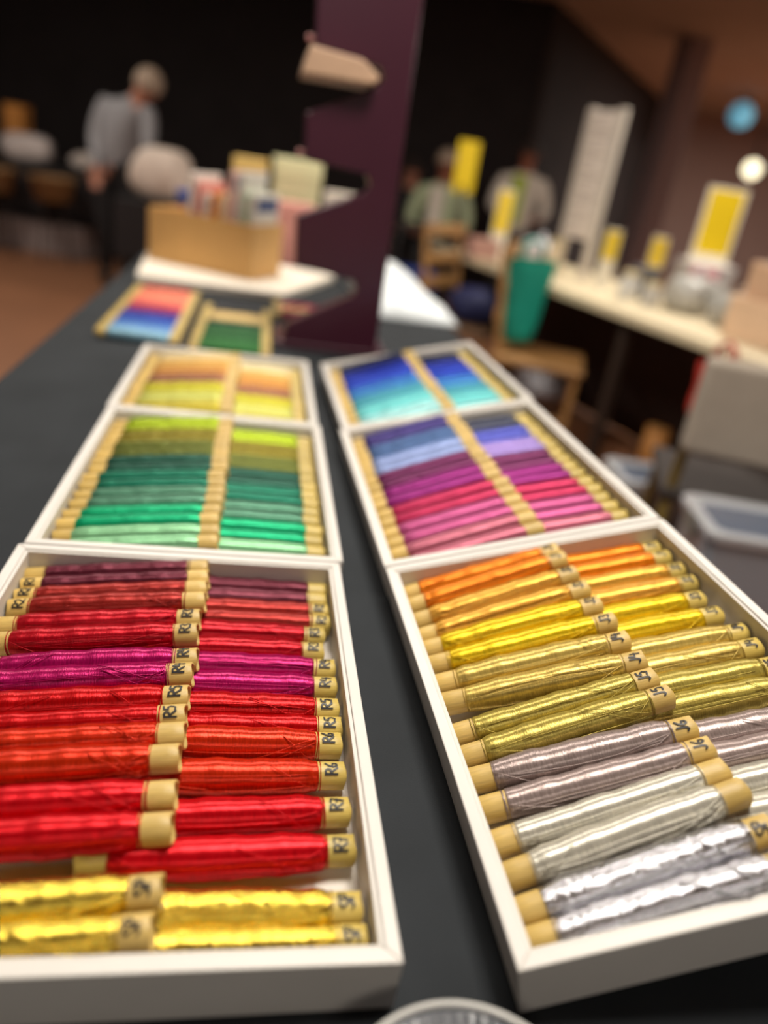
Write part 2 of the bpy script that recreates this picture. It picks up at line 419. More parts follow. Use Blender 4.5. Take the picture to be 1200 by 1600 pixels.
def strands_mesh(seed, rmax, metal=False):
    """loose ends: a few threads running along the spool, a wrap at each end, one stray diagonal"""
    r = random.Random(seed); mb = MB(); x0, x1 = -SL / 2 + EXP, SL / 2 - EXP
    rad = 0.00034 if not metal else 0.0005
    def surf(x, th, lift):
        t = (x - x0) / (x1 - x0); body = math.sin(math.pi * min(max(t, 0.0), 1.0)) ** .7 if 0 < t < 1 else 0
        R = TR + 0.0004 + (rmax - TR) * (0.5 * min(1, min(max(t, 0), max(1 - t, 0)) * 14) ** .5 + 0.5 * body) + lift
        return (x, -R * math.sin(th), R * math.cos(th))
    for k in range(r.randint(3, 5)):                       # lengthwise threads low on the viewer's side
        th = math.radians(r.uniform(35, 100)); dth = math.radians(r.uniform(-14, 14)); lf = r.uniform(.0004, .0016)
        xa, xb = x0 + r.uniform(0, .012), x1 - r.uniform(0, .01)
        pts = [surf(xa + (xb - xa) * i / 18, th + dth * math.sin(i / 18 * 3), lf * math.sin(math.pi * i / 18) + .0001) for i in range(19)]
        mb.tube(pts, rad, 5)
    for k in range(r.randint(2, 4)):                       # diagonals from the end knot
        s = r.choice((1, 1, -1)); xa = (x1 - .001) if s > 0 else (x0 + .001); xb = xa - s * r.uniform(.02, .055)
        ta, tb_ = math.radians(r.uniform(20, 50)), math.radians(r.uniform(70, 115))
        if r.random() < .4: ta, tb_ = tb_, math.radians(r.uniform(-10, 20))
        lf = r.uniform(.0006, .003)
        pts = [surf(xa + (xb - xa) * i / 14, ta + (tb_ - ta) * i / 14, lf * math.sin(math.pi * i / 14) + .0002) for i in range(15)]
        mb.tube(pts, rad, 5)
    for s in (-1, 1):                                      # tie wraps round the tube where the winding stops
        xe = (x1 if s > 0 else x0)
        for q in range(r.randint(1, 2)):
            xx = xe + s * (0.0006 + 0.0012 * q) + r.uniform(-.0004, .0006); tl = r.uniform(-.0008, .0008)
            pts = [(xx + tl * math.cos(g), -(TR * 1.03 + .0002) * math.sin(g), (TR * 1.03 + .0002) * math.cos(g)) for g in [2 * math.pi * i / 24 for i in range(25)]]
            mb.tube(pts, rad, 5, caps=False)
    me = mb.mesh('loose_thread'); me.polygons.foreach_set('use_smooth', [True] * len(me.polygons)); return me

LOW = {}
def spool(mtx, cname, color, label, group, rmax, detail, seed, mark=None, metal=False, crimp=0.0, rough=0.33, side=1, extra_marks=()):
    e = empty('thread_spool', mtx)
    tm = thread_mat(cname, color, 0.95 if metal else 0.0, rough, crimp)
    tb = link('bamboo_tube', TUBES[seed % 8], e)
    if mark: link('ink_marking', marking_mesh(mark, seed % 5, 1), tb)
    for (tx, sd) in extra_marks: link('ink_marking', marking_mesh(tx, seed % 5, sd), tb)
    if detail:
        me = thread_mesh(seed, rmax, 96, 40, lump=1.0, rough_=0.0003 if metal and crimp else 0.0)
        me.materials.append(tm); link('thread_winding', me, e)
        ls = strands_mesh(seed * 3 + 1, rmax, metal); ls.materials.append(tm); link('loose_thread', ls, e)
    else:
        k = (cname, seed % 5)
        if k not in LOW:
            me = thread_mesh(seed % 5 + 500 + len(LOW), rmax, 36, 24, lump=.6); me.materials.append(tm); LOW[k] = me
        link('thread_winding', LOW[k], e)
    return tag(e, label, 'thread spool', group)

def axis_matrix(base, pa, pb):
    """spool between two points given in tray axes: local x runs pa -> pb, local z stays up"""
    pa = Vector(pa); pb = Vector(pb); x = (pb - pa).normalized(); c = (pa + pb) / 2
    y = Vector((0, 0, 1)).cross(x).normalized(); z = x.cross(y)
    m = Matrix.Identity(4)
    for i in range(3): m[i][0] = x[i]; m[i][1] = y[i]; m[i][2] = z[i]
    m.translation = c
    return base @ m

ORD = ['first', 'second', 'third', 'fourth', 'fifth', 'sixth', 'seventh', 'eighth', 'ninth', 'tenth', 'eleventh', 'twelfth', 'thirteenth', 'fourteenth', 'fifteenth', 'sixteenth']
ZLO = -TH + .004 + 0.0107
def relax(bs, gap, lo, hi):
    bs = list(bs); n = len(bs)
    for _ in range(200):
        for i in range(n - 1):
            d = bs[i] - bs[i + 1]
            if d < gap: s = (gap - d) / 2; bs[i] += s; bs[i + 1] -= s
        bs = [min(max(b, lo), hi) for b in bs]
    return bs
def fill(base, wid, ln, bl, bm, brt, colL, colR, trayname, detail, seed0, sc=1.0, marksL=None, marksR=None, rot=None, extraL=None, dx=0.0):
    """bl/bm: left spool's b at its left end and at the middle; brt: right spool's b at its right end"""
    n = len(bl); lo, hi = 0.0115 + .0105, ln - 0.0115 - .0105
    g = (hi - lo) / (n - 1) * .90
    g = min(g, .0187)
    bl, bm, brt = relax(bl, g, lo, hi), relax(bm, g, lo, hi), relax(brt, g, lo, hi)
    r = random.Random(seed0)
    for i in range(n):
        for sd in (0, 1):
            cn, colr, kw = (colL if sd == 0 else colR)[i]
            arr = bm if sd == 0 else brt
            nb = []
            if i > 0: nb.append(abs(arr[i - 1] - arr[i]))
            if i < n - 1: nb.append(abs(arr[i + 1] - arr[i]))
            rmax = min(max(0.52 * max(nb), 0.0108), 0.0125)
            if not detail: rmax = 0.0126
            j = r.uniform(-.0015, .0015); ht = max(0, (rmax - .0107))
            if sd == 0:
                pa = (0.0128 + j, bl[i], ZLO + ht); pb = (0.0128 + j + SL * .992, bm[i], ZLO + .0195 + ht)
            else:
                xr = wid - 0.0128 - abs(j) * 2
                if marksR and i in (4, 5): xr -= .0065
                bb = brt[i] + (rot[i] if rot else r.uniform(-.002, .002))
                pa = (xr - SL, bb, ZLO + ht + .0008); pb = (xr, brt[i], ZLO + ht)
            m = axis_matrix(base, pa, pb)
            mk = (marksL if sd == 0 else marksR); mk = mk[i] if mk else None
            ex = ()
            if sd == 0 and extraL and i in extraL: ex = ((extraL[i], -1),)
            lab = f"{cn} spool{(' marked ' + mk) if mk else ''}, {'left' if sd == 0 else 'right'} side of {trayname} tray, {ORD[i]} row from far rim"
            spool(m, cn.replace(' ', '_'), colr, lab, f"spools in the {trayname} tray", rmax, detail, seed0 + i * 2 + sd, mk, extra_marks=ex, **kw)

def C(name, r, g, b, **kw): return (name, rgb(r, g, b), kw)
def pairs(lst, reps=None):
    out = []
    for k, c in enumerate(lst): out += [c] * (reps[k] if reps else 2)
    return out
# --- near left tray (reds)
c_red = pairs([C('dark maroon', 116, 40, 58), C('brick red', 172, 42, 34), C('crimson', 198, 6, 30), C('magenta', 190, 8, 98), C('scarlet', 214, 8, 14),
               C('orange red', 232, 52, 16), C('bright red', 232, 12, 28), C('metallic gold', 236, 206, 84, metal=True, crimp=.0008, rough=.2)])
LmB = [.4095, .3879, .3589, .3287, .3016, .2805, .247, .2291, .2015, .184, .1659, .1431, .1117, .087, .0452, .0233]
LlB = [.4044, .3806, .357, .3333, .305, .283, .250, .231, .204, .187, .169, .146, .115, .091, .047, .025]
LrB = [.4079, .3829, .3627, .3381, .3107, .2875, .2644, .2408, .2149, .1958, .1771, .1482, .1165, .0866, .0463, .0273]
fill(LM[0], TW, LW[1] - LW[0] - 2 * GAP, LlB, LmB, LrB, c_red, c_red, 'red', True, 100,
     marksL=[None] * 4 + ['R3', 'R3', 'R4', 'R4', 'R5', 'R5', None, None, None, None, 'SP', 'SP'],
     marksR=[None, None, 'R2', 'R2', 'R3', 'R3', 'R4', 'R4', 'R5', 'R5', 'R6', 'R6', 'R7', 'R7', 'SP', 'SP'],
     rot=[0] * 11 + [-.004, -.008, -.008, 0, 0], extraL={1: 'R1', 2: 'R2', 3: 'R2'})
# --- near right tray (yellows)
c_yel = pairs([C('orange', 255, 142, 22), C('amber', 246, 182, 70), C('bright yellow', 255, 214, 30), C('pale gold', 230, 198, 104), C('olive gold', 206, 184, 90),
               C('pale mauve grey', 188, 168, 162), C('cream white', 232, 226, 208), C('metallic silver', 205, 204, 208, metal=True, crimp=.0008, rough=.2)])
RlB = [.3996, .3716, .3458, .3198, .3026, .2795, .2543, .2306, .1949, .1701, .1481, .1229, .0941, .0685, .0438, .0257]
RmB = [.4035, .3817, .3495, .322, .2951, .2683, .2412, .213, .193, .1709, .1361, .1168, .0969, .0781, .0487, .024]
RrB = [.4107, .3752, .3501, .3261, .2999, .2732, .2453, .2233, .198, .176, .143, .122, .098, .074, .050, .026]
f_ = lambda l: [x * SC for x in l]
mk_y = ['J1', 'J1', 'J2', 'J2', 'J3', 'J3', 'J4', 'J4', 'J5', 'J5', 'J6', 'J6', None, None, 'SP', 'SP']
fill(RM[0], RWID, RW[1] - RW[0] - 2 * GAP, f_(RlB), f_(RmB), f_(RrB), c_yel, c_yel, 'yellow', True, 200, marksL=mk_y, marksR=mk_y)
# --- other trays
def even(n, ln, jit, seed):
    r = random.Random(seed); lo, hi = .0235, ln - .0235
    return [hi - (hi - lo) * i / (n - 1) + r.uniform(-jit, jit) for i in range(n)]
def tray_even(base, wid, ln, cl, crr, nm, seed):
    n = len(cl); b1 = even(n, ln, .0012, seed); b2 = [x + random.Random(seed + i).uniform(-.0015, .0015) for i, x in enumerate(b1)]; b3 = even(n, ln, .0012, seed + 5)
    fill(base, wid, ln, b1, b2, b3, cl, crr, nm, False, seed)
g = [C('lime', 166, 188, 12), C('olive', 132, 120, 18), C('moss green', 100, 108, 34), C('deep pine', 24, 84, 66), C('teal green', 8, 116, 88), C('sage green', 84, 140, 112), C('emerald', 0, 178, 120), C('mint', 150, 214, 160)]
tray_even(LM[1], TW, LW[2] - LW[1] - 2 * GAP, pairs(g), pairs(g), 'green', 300)
t_l = pairs([C('beige', 222, 200, 150), C('honey', 214, 168, 84), C('caramel', 196, 134, 56), C('cocoa mauve', 146, 92, 66), C('sulphur yellow', 190, 182, 32), C('pale olive', 196, 196, 96), C('mustard lime', 186, 170, 42)])
t_r = pairs([C('ivory', 232, 216, 166), C('honey', 214, 168, 84), C('caramel', 196, 134, 56), C('cocoa mauve', 146, 92, 66), C('sulphur yellow', 190, 182, 32), C('pale olive', 196, 196, 96), C('mustard lime', 186, 170, 42)])
tray_even(LM[2], TW, LW[3] - LW[2] - 2 * GAP, t_l, t_r, 'tan and lime', 400)
p_l = pairs([C('indigo', 62, 50, 120), C('steel blue', 74, 104, 154), C('periwinkle', 150, 168, 218), C('plum', 112, 36, 88), C('purple magenta', 150, 30, 122), C('raspberry', 190, 38, 86), C('orchid pink', 196, 84, 138), C('dusty rose', 198, 108, 128)])
p_r = pairs([C('slate', 58, 62, 82), C('violet blue', 84, 90, 190), C('lavender', 160, 136, 206), C('plum', 112, 36, 88), C('purple magenta', 150, 30, 122), C('raspberry', 190, 38, 86), C('orchid pink', 196, 84, 138), C('dusty rose', 198, 108, 128)])
tray_even(RM[1], RWID, RW[2] - RW[1] - 2 * GAP, p_l, p_r, 'purple', 500)
b_l = pairs([C('navy', 26, 34, 74), C('royal blue', 24, 48, 168), C('cobalt', 30, 66, 190), C('azure', 52, 124, 196), C('sea blue', 70, 160, 176), C('light cyan', 110, 206, 206), C('pale aqua', 164, 220, 220)])
tray_even(RM[2], RWID, RW[3] - RW[2] - 2 * GAP, b_l, b_l, 'blue', 600)

# ------------------------------------------------------------------ loose spools on the cloth behind the trays
def loose(a, b0, names, step, groupname, where, rz, seed, skew=0.0):
    for i, (cn, colr, kw) in enumerate(names):
        m = tabm(a + skew * i, b0 + step * i, TT + 0.0122) @ Matrix.Rotation(rz, 4, 'Z')
        spool(m, cn.replace(' ', '_'), colr, f"{cn} spool on black cloth, {ORD[i]} from the trays in {where}", groupname, .0120, False, seed + i)
coral = [C('pale sky blue', 150, 196, 216), C('sky blue', 120, 170, 214), C('cornflower', 84, 130, 200), C('blue', 44, 92, 178), C('deep blue', 34, 70, 158), C('royal blue', 24, 48, 168),
         C('violet plum', 96, 40, 110), C('wine', 140, 28, 70), C('rose red', 190, 50, 84), C('salmon', 232, 110, 96), C('coral', 238, 130, 100), C('coral', 238, 130, 100), C('light coral', 240, 140, 112), C('light coral', 240, 140, 112), C('terracotta', 196, 84, 66), C('terracotta', 196, 84, 66)]
loose(-0.335, 1.335, coral, 0.0335, 'loose spools in the blue and coral row', 'blue and coral row', -0.06, 700)
greenr = [C('leaf green', 44, 110, 50), C('leaf green', 44, 110, 50), C('forest green', 34, 92, 44), C('forest green', 34, 92, 44), C('forest green', 34, 92, 44), C('black green', 24, 36, 30), C('straw', 214, 184, 120), C('straw', 214, 184, 120), C('black', 24, 26, 30), C('charcoal', 44, 46, 54)]
loose(-0.150, 1.30, greenr, 0.045, 'loose spools in the green row', 'green row', 0.03, 740)
misc = [C('wine', 140, 28, 70), C('straw', 214, 184, 120), C('rose red', 190, 50, 84), C('charcoal', 44, 46, 54)]
loose(0.02, 1.72, misc, 0.05, 'loose spools behind the notched board', 'row behind board', 0.05, 780)

# ------------------------------------------------------------------ purple notched board standing on the table
pb = empty('notched_board', tabm(0, 1.42, TT))
H = 1.25
poly = [(-0.045, 0), (0.166, 0), (0.160, H), (-0.015, H)]
left = [(-0.022, 1.10), (0.10, 1.075), (0.112, 1.045), (-0.030, .985)]
prof = [(-0.045, 0), (0.168, 0), (0.158, H), (-0.012, H)]
notches = [(0.055, 0.150, 0.178), (0.275, 0.360, 0.382), (0.465, 0.552, 0.580), (0.680, 0.765, 0.795), (0.890, 0.975, 1.0)]
for lo, mid, hi in reversed(notches):
    prof += [(-0.030, hi), (0.100, mid + .012), (0.108, mid - .008), (0.098, mid - .022), (-0.036, lo)]
# extrude along table depth: build in (a, z)
vsb = [(x, 0.0, z) for x, z in prof] + [(x, 0.045, z) for x, z in prof]; nn = len(prof)
MB().add(vsb, [tuple(range(nn)), tuple(range(2 * nn - 1, nn - 1, -1))] + [((i + 1) % nn, i, nn + i, nn + (i + 1) % nn) for i in range(nn)]).build('upright', M_purple, pb, bevel=0.004)
MB().box(-0.06, 0.19, -0.004, 0.16, 0, 0.016).build('foot', M_purple, pb, bevel=0.003)
for z in (1.14, .93): 
    pass
for lo, mid, hi in notches[1:4]:
    MB().tube([(-0.02, 0.022, hi + .012), (-0.045, 0.022, hi + .012)], 0.006, 10).build('peg', mat('pink_peg', rgb(170, 110, 105), 0.5), pb)  # pink stubs stand for notch corners catching light, light put into their colour
rail = empty('wooden_rail', tabm(0.0, 1.385, TT + 0.5285))
MB().prism([(-0.052, 0.0), (0.078, 0.0), (0.094, 0.006), (0.096, 0.016), (0.060, 0.040), (-0.040, 0.048)], 0, 0.16, Matrix.Rotation(math.pi / 2, 4, 'X') @ Matrix.Scale(-1, 4, (0, 0, 1))).build('rail_bar', mat('pale_wood', rgb(186, 152, 124), .6, noise=.08, nscale=20), rail, bevel=.004)
tag(rail, 'pale wooden rail resting in the upper notch of the purple board', 'rail')
tag(pb, 'tall dark purple notched display board standing behind the trays', 'display board')

# ------------------------------------------------------------------ white board, kraft box and packets behind
brd = MB().prism([(-0.44, 1.99), (-0.035, 1.965), (0.15, 2.44), (-0.20, 2.62), (-0.47, 2.40)], 0.0005, 0.022).build('foam_board', mat('foam_white', rgb(232, 222, 206), 0.7), bevel=0.003)
brd.matrix_world = tabm(0, 0, TT); tag(brd, 'thick white foam board under the kraft cardboard box', 'board')
bx = empty('cardboard_box', tabm(-0.131, 2.11, TT + 0.0228, math.atan2(.17, -.32) - math.pi))
M_kraft = mat('kraft', rgb(222, 174, 108), 0.75, noise=0.06, nscale=12)
BL, BD, BH = 0.36, 0.19, 0.155
# local: x from -BL..0 along the long side, y 0..BD
t = .005
MB().box(-BL, 0, 0, t, 0, BH).build('long_side', M_kraft, bx); MB().box(-BL, 0, BD - t, BD, 0, BH).build('long_side', M_kraft, bx)
MB().box(-BL, -BL + t, t, BD - t, 0, BH).build('short_side', M_kraft, bx); MB().box(-t, 0, t, BD - t, 0, BH).build('short_side', M_kraft, bx)
MB().box(-BL + t, -t, t, BD - t, 0, t).build('bottom', M_kraft, bx)
tag(bx, 'open kraft cardboard box on the white foam board', 'box')
pk = [('white', 238, 232, 222), ('pink', 226, 150, 140), ('white', 240, 234, 224), ('orange', 232, 150, 60), ('cream', 236, 220, 180), ('pale pink', 236, 196, 186), ('white', 232, 230, 226), ('pale green', 206, 222, 196), ('white', 240, 236, 230)]
bmw = bx.matrix_world.copy()
bmw = tabm(-0.131, 2.11, TT + 0.0228, math.atan2(.17, -.32) - math.pi)
for i, (cn, r_, g_, b_) in enumerate(pk):
    x = -BL + 0.125 + i * 0.0265
    e = empty('thread_packet', bmw @ Matrix.Translation((x, BD / 2, t + .0008)) @ Matrix.Rotation(.05 + random.uniform(-.03, .03), 4, 'Y') @ Matrix.Rotation(random.uniform(-.03, .03), 4, 'Z'))
    hh = random.uniform(.21, .29)
    mm = mat('packet_' + cn.replace(' ', '_'), rgb(r_, g_, b_), 0.4)
    MB().box(-.007, .007, -.075, .075, 0.004, hh).build('sleeve', mm, e, bevel=.003)
    MB().box(-.0085, .0085, -.06, .06, hh - .05, hh - .015).build('header_card', mat('header_' + str(i % 3), [rgb(240, 235, 225), rgb(222, 120, 100), rgb(70, 90, 140)][i % 3], .6), e)
    tag(e, f"{cn} flat packet standing upright in the kraft box, {ORD[i]} from its left end", 'packet', 'packets in the kraft box')

def carton(name, m, sx, sy, sz, color, label, cat='box', lidcol=None, rough=.6, group=None, bev=.004):
    e = empty(name, m)
    MB().box(-sx / 2, sx / 2, -sy / 2, sy / 2, 0, sz * .82).build('body', mat(name + '_%d_%d_%d' % tuple(int(255 * c) for c in color[:3]), color, rough, noise=.05, nscale=10), e, bevel=bev)
    lc = lidcol or tuple(min(1, c * 1.1) for c in color[:3]) + (1,)
    MB().box(-sx / 2 - .002, sx / 2 + .002, -sy / 2 - .002, sy / 2 + .002, sz * .82, sz).build('lid', mat(name + '_lid_%d_%d_%d' % tuple(int(255 * c) for c in lc[:3]), lc, rough), e, bevel=bev)
    return tag(e, label, cat, group)
carton('storage_box', tabm(-.335, 2.80, TT, .1), .17, .16, .20, rgb(44, 60, 120), 'blue box behind the left end of the kraft box')
carton('storage_box', tabm(-.165, 2.88, TT, -.05), .12, .14, .34, rgb(200, 168, 96), 'tan tall box behind the packets')
carton('storage_box', tabm(.005, 2.88, TT, .05), .17, .18, .36, rgb(206, 204, 160), 'pale green tall box behind the packets')
carton('storage_box', tabm(.19, 2.80, TT, -.1), .15, .16, .27, rgb(196, 186, 172), 'grey white box behind the purple board')
carton('storage_box', tabm(-.01, 2.70, TT, .05), .16, .09, .22, rgb(214, 150, 140), 'pink low box between the tall boxes')
carton('storage_box', tabm(.10, 2.60, TT, .3), .10, .10, .10, rgb(50, 70, 110), 'small navy box at the end of the foam board')

# crumpled white paper at the far right end of the table
pm = MB(); N = 14
vs2 = []
rr_ = random.Random(5)
for j in range(N + 1):
    for i in range(N + 1):
        a = .22 + .26 * i / N; b = 1.90 + .62 * j / N
        edge = min(i, N - i, j, N - j) / (N / 2)
        z = 0.02 + .17 * (1 - i / N) ** .8 * min(1, edge * 2.2) * (0.35 + .65 * j / N) + rr_.uniform(-.006, .006) * (edge > 0)
        if edge == 0: z = 0.001
        vs2.append((a - .03 * (j / N), b, z))
fs2 = [(j * (N + 1) + i, j * (N + 1) + i + 1, (j + 1) * (N + 1) + i + 1, (j + 1) * (N + 1) + i) for j in range(N) for i in range(N)]
po = pm.add(vs2, fs2).build('wrapping_paper', mat('white_paper', rgb(226, 232, 234), .6), smooth=True); po.matrix_world = tabm(0, 0, TT)
sd_ = po.modifiers.new('thick', 'SOLIDIFY'); sd_.thickness = .0015; sd_.offset = 1
tag(po, 'heap of white wrapping paper at the far right corner of the black table', 'paper')

# ribbed clear dish at the near edge between the trays
dish = empty('ribbed_dish', loc=(0.080, 0.172, TT + .0004))
M_plas = mat('clear_plastic', rgb(150, 154, 160), .2, trans=.6, spec=.5)
M_rimp = mat('rim_plastic', rgb(176, 174, 168), .3)
ns = 120; vsd = []
prof_d = [(0.0, .002), (.040, .002), (.048, .006), (.0565, .030), (.0590, .038), (.0605, .038), (.0590, .030), (.0510, .004), (.044, .0002), (0, .0002)]
for q, (rd, h) in enumerate(prof_d):
    for k in range(ns):
        gg = 2 * math.pi * k / ns
        amp = .0009 if 2 <= q <= 3 or 6 <= q <= 7 else 0
        rq = rd + amp * (1 if k % 2 else -1)
        vsd.append((rq * math.cos(gg), rq * math.sin(gg), h))
MB().add(vsd, [(i * ns + k, i * ns + (k + 1) % ns, (i + 1) * ns + (k + 1) % ns, (i + 1) * ns + k) for i in range(len(prof_d) - 1) for k in range(ns)]).build('bowl', M_plas, dish)
MB().lathe([(.0602, .0380), (.0626, .0380), (.0632, .0394), (.0626, .0406), (.0604, .0406), (.0598, .0394)], 96, closed=True).build('rim', M_rimp, dish, smooth=True)
tag(dish, 'round ribbed clear plastic dish at the near edge between the two trays', 'dish')

# ------------------------------------------------------------------ right-hand stall
E0 = Vector((1.25, 2.22, 0)); E1 = Vector((0.03, 4.75, 0)); ed = (E1 - E0).normalized(); TLn = (E1 - E0).length
nr = Vector((-ed.y, ed.x, 0)) * -1                     # to the right of the edge
rtm = Matrix.Identity(4)
for i in range(3): rtm[i][0] = ed[i]; rtm[i][1] = nr[i]
rtm[2][2] = 1.0
# make right handed: x along the edge, y away from the camera side
if rtm.to_3x3().determinant() < 0:
    for i in range(3): rtm[i][1] = -rtm[i][1]
    YS = -1
else: YS = 1
rtm.translation = E0
st = empty('stall_table', rtm)
def yb(a, b): return (min(a * YS, b * YS), max(a * YS, b * YS))
y0_, y1_ = yb(0, .75)
M_cream = mat('cream_top', rgb(222, 206, 172), .5, noise=.04, nscale=6)
MB().box(0, TLn, y0_, y1_, .715, .75).build('tabletop', M_cream, st, bevel=.004)
M_dw = mat('dark_leg', rgb(46, 34, 28), .5)
for x in (.08, TLn * .36, TLn - .08):
    for y in (.06 * YS, .68 * YS): MB().box(x - .02, x + .02, y - .02, y + .02, 0, .715).build('leg', M_dw, st, bevel=.003)
ya_, yc_ = yb(.712, .735)
MB().box(.05, TLn - .05, ya_, yc_, .02, .715).build('modesty_panel', mat('dark_panel', rgb(58, 40, 32), .7, noise=.15, nscale=4), st)
tag(st, 'long stall table with a cream top across the aisle on the right', 'table')

# tall white price board with rows, on legs
pbm = Matrix.Translation((0.755, 4.12, .75)) @ Matrix.Rotation(math.atan2(-.24, .125) * 1.0, 4, 'Z')
pr_ = empty('price_board', pbm)
M_pw = mat('board_white', rgb(238, 226, 214), .6)
for k in range(6):
    MB().box(-.125, .125, -.008, .008, .19 + k * .098, .19 + k * .098 + .094).build('panel', M_pw, pr_, bevel=.002)
for s in (-1, 1): MB().box(s * .115 - .025, s * .115 + .025, -.012, .012, 0, .785).build('post', mat('board_post', rgb(206, 196, 184), .6), pr_, bevel=.002)
for k in range(12):
    MB().box(-.09, -.09 + random.uniform(.08, .17), -.0092, -.0082, .215 + k * .048, .222 + k * .048).build('text_line', mat('grey_print', rgb(168, 150, 146), .7), pr_)
tag(pr_, 'tall white price board with rows of lines standing on the stall table', 'sign')

M_yel = mat('yellow_card', rgb(238, 204, 20), .5)
def card(x, y, z0, wd, ht, label, rz=0.0, border=False, ycol=None, fade=.5):
    e = empty('yellow_card', loc=(x, y, z0), rz=rz)
    MB().box(-wd / 2, wd / 2, -.004, .004, .004, ht).build('backing', mat('card_white', rgb(232, 224, 206), .6), e, bevel=.001)
    MB().box(-wd * .42, wd * .42, -.0052, -.0042, ht * (.12 if border else fade), ht * .96).build('yellow_print', M_yel, e)
    MB().box(-wd * .5, wd * .5, -.03, .03, 0, .004).build('foot', mat('card_white', rgb(232, 224, 206), .6), e)
    return tag(e, label, 'sign', 'yellow signs on the stall')
card(.86, 3.80, .7505, .075, .27, 'narrow yellow card beside the foot of the white price board')
card(1.10, 3.86, .7505, .075, .27, 'narrow yellow card between the clear bags on the stall', -.1)
card(.40, 4.62, .7505, .09, .36, 'yellow card standing in front of the person in the white shirt', 0, fade=.35)
carton('white_carton', Matrix.Translation((1.46, 4.30, .7505)) @ Matrix.Rotation(-.5, 4, 'Z') if False else Matrix.Translation((1.46, 4.20, 0)), .24, .22, .92, rgb(196, 190, 186), 'tall pale grey carton standing behind the stall under the big yellow poster', 'box')
card(1.46, 4.20, .9205, .20, .36, 'large bright yellow poster on the pale grey carton', 0, border=True)
ysn = empty('yellow_banner', loc=(.145, 4.66, .7505))
MB().box(-.012, .012, -.012, .012, .004, .34).build('pole', M_dw, ysn); MB().box(-.058, .058, -.006, .006, .30, .57).build('banner_panel', M_yel, ysn, bevel=.002); MB().box(-.06, .06, -.05, .05, 0, .006).build('foot', M_dw, ysn)
tag(ysn, 'yellow banner on a short pole at the far end of the stall', 'sign', 'yellow signs on the stall')

# bags and boxes on the stall
def lump(name, loc, sx, sy, sz, color, label, cat, seed, rough=.4, trans=0.0, group=None, knot=True):
    r = random.Random(seed); e = empty(name, loc=loc, rz=r.uniform(-.5, .5)); ns_, nr_ = 24, 14; vs = []
    p = [r.uniform(0, 6) for _ in range(6)]
    for i in range(nr_ + 1):
        t = i / nr_; ph = math.pi * t
        for k in range(ns_):
            g_ = 2 * math.pi * k / ns_
            q = 1 + .10 * math.sin(3 * g_ + p[0] + 3 * t) + .07 * math.sin(5 * g_ + p[1] - 4 * t) + .05 * math.sin(8 * g_ + p[2] + 6 * t)
            sq = math.sin(ph) ** .55
            vs.append((sx / 2 * sq * q * math.cos(g_), sy / 2 * sq * q * math.sin(g_), sz * (0.5 - .5 * math.cos(ph)) if t > 0 else 0))
    mm = mat(name + '_%d_%d_%d' % tuple(int(255 * c) for c in color[:3]), color, rough, trans=trans)
    MB().add(vs, [(i * ns_ + k, i * ns_ + (k + 1) % ns_, (i + 1) * ns_ + (k + 1) % ns_, (i + 1) * ns_ + k) for i in range(nr_) for k in range(ns_)]).build('bag_body', mm, e, smooth=True)
    if knot: MB().tube([(0, 0, sz * .97), (.006, 0, sz * 1.06), (.02, .01, sz * 1.14)], [sx * .08, sx * .04, sx * .1], 10).build('bag_neck', mm, e, smooth=True)
    return tag(e, label, cat, group)
lump('plastic_bag', (1.16, 3.40, .7505), .24, .2, .15, rgb(190, 188, 182), 'crumpled clear grey bag in the middle of the stall table', 'bag', 1, .3, .2)
lump('plastic_bag', (1.28, 3.16, .7505), .24, .22, .13, rgb(172, 170, 164), 'crumpled grey bag beside the beige boxes on the stall', 'bag', 2, .3, .2)
lump('plastic_bag', (.62, 4.50, .7505), .18, .16, .14, rgb(204, 202, 206), 'white bag left of the price board at the far end of the stall', 'bag', 3, .3)
carton('goods_box', Matrix.Translation((1.02, 3.66, .7505)) @ Matrix.Rotation(.4, 4, 'Z'), .10, .09, .14, rgb(90, 90, 98), 'dark grey box between the two narrow yellow cards')
carton('goods_box', Matrix.Translation((1.30, 3.72, .7505)) @ Matrix.Rotation(-.3, 4, 'Z'), .12, .1, .17, rgb(200, 150, 160), 'pink box behind the clear bags')
carton('goods_box', Matrix.Translation((1.30, 2.86, .7505)) @ Matrix.Rotation(.45, 4, 'Z'), .24, .24, .15, rgb(216, 182, 150), 'beige box at the near end of the stall table')
carton('goods_box', Matrix.Translation((1.31, 2.87, .9015)) @ Matrix.Rotation(.35, 4, 'Z'), .2, .2, .12, rgb(206, 168, 136), 'beige box stacked on top of another at the near end of the stall')
def jar(x, y, rad, ht, col, label):
    e = empty('jar', loc=(x, y, .7505))
    MB().lathe([(.0001, 0), (rad * .92, 0), (rad, .01), (rad, ht * .7), (rad * .8, ht * .8), (rad * .8, ht * .84), (.0001, ht * .84)], 20).build('jar_body', mat('jar_%d' % int(255 * col[0]), col, .35), e, smooth=True)
    MB().lathe([(.0001, ht * .84), (rad * .88, ht * .84), (rad * .88, ht), (.0001, ht)], 20).build('lid', mat('jar_lid', rgb(206, 190, 150), .5), e)
    return tag(e, label, 'jar')
jar(.66, 4.12, .042, .17, rgb(224, 206, 176), 'cream jar in front of the left post of the white price board')
jar(.93, 3.55, .045, .12, rgb(206, 204, 200), 'pale jar at the table edge before the dark grey box')
jar(1.00, 3.42, .04, .10, rgb(188, 184, 178), 'small grey jar left of the clear grey bag')
carton('goods_box', Matrix.Translation((1.66, 3.52, .7505)) @ Matrix.Rotation(.3, 4, 'Z'), .12, .08, .30, rgb(150, 176, 80), 'lime green box beside the big yellow poster')
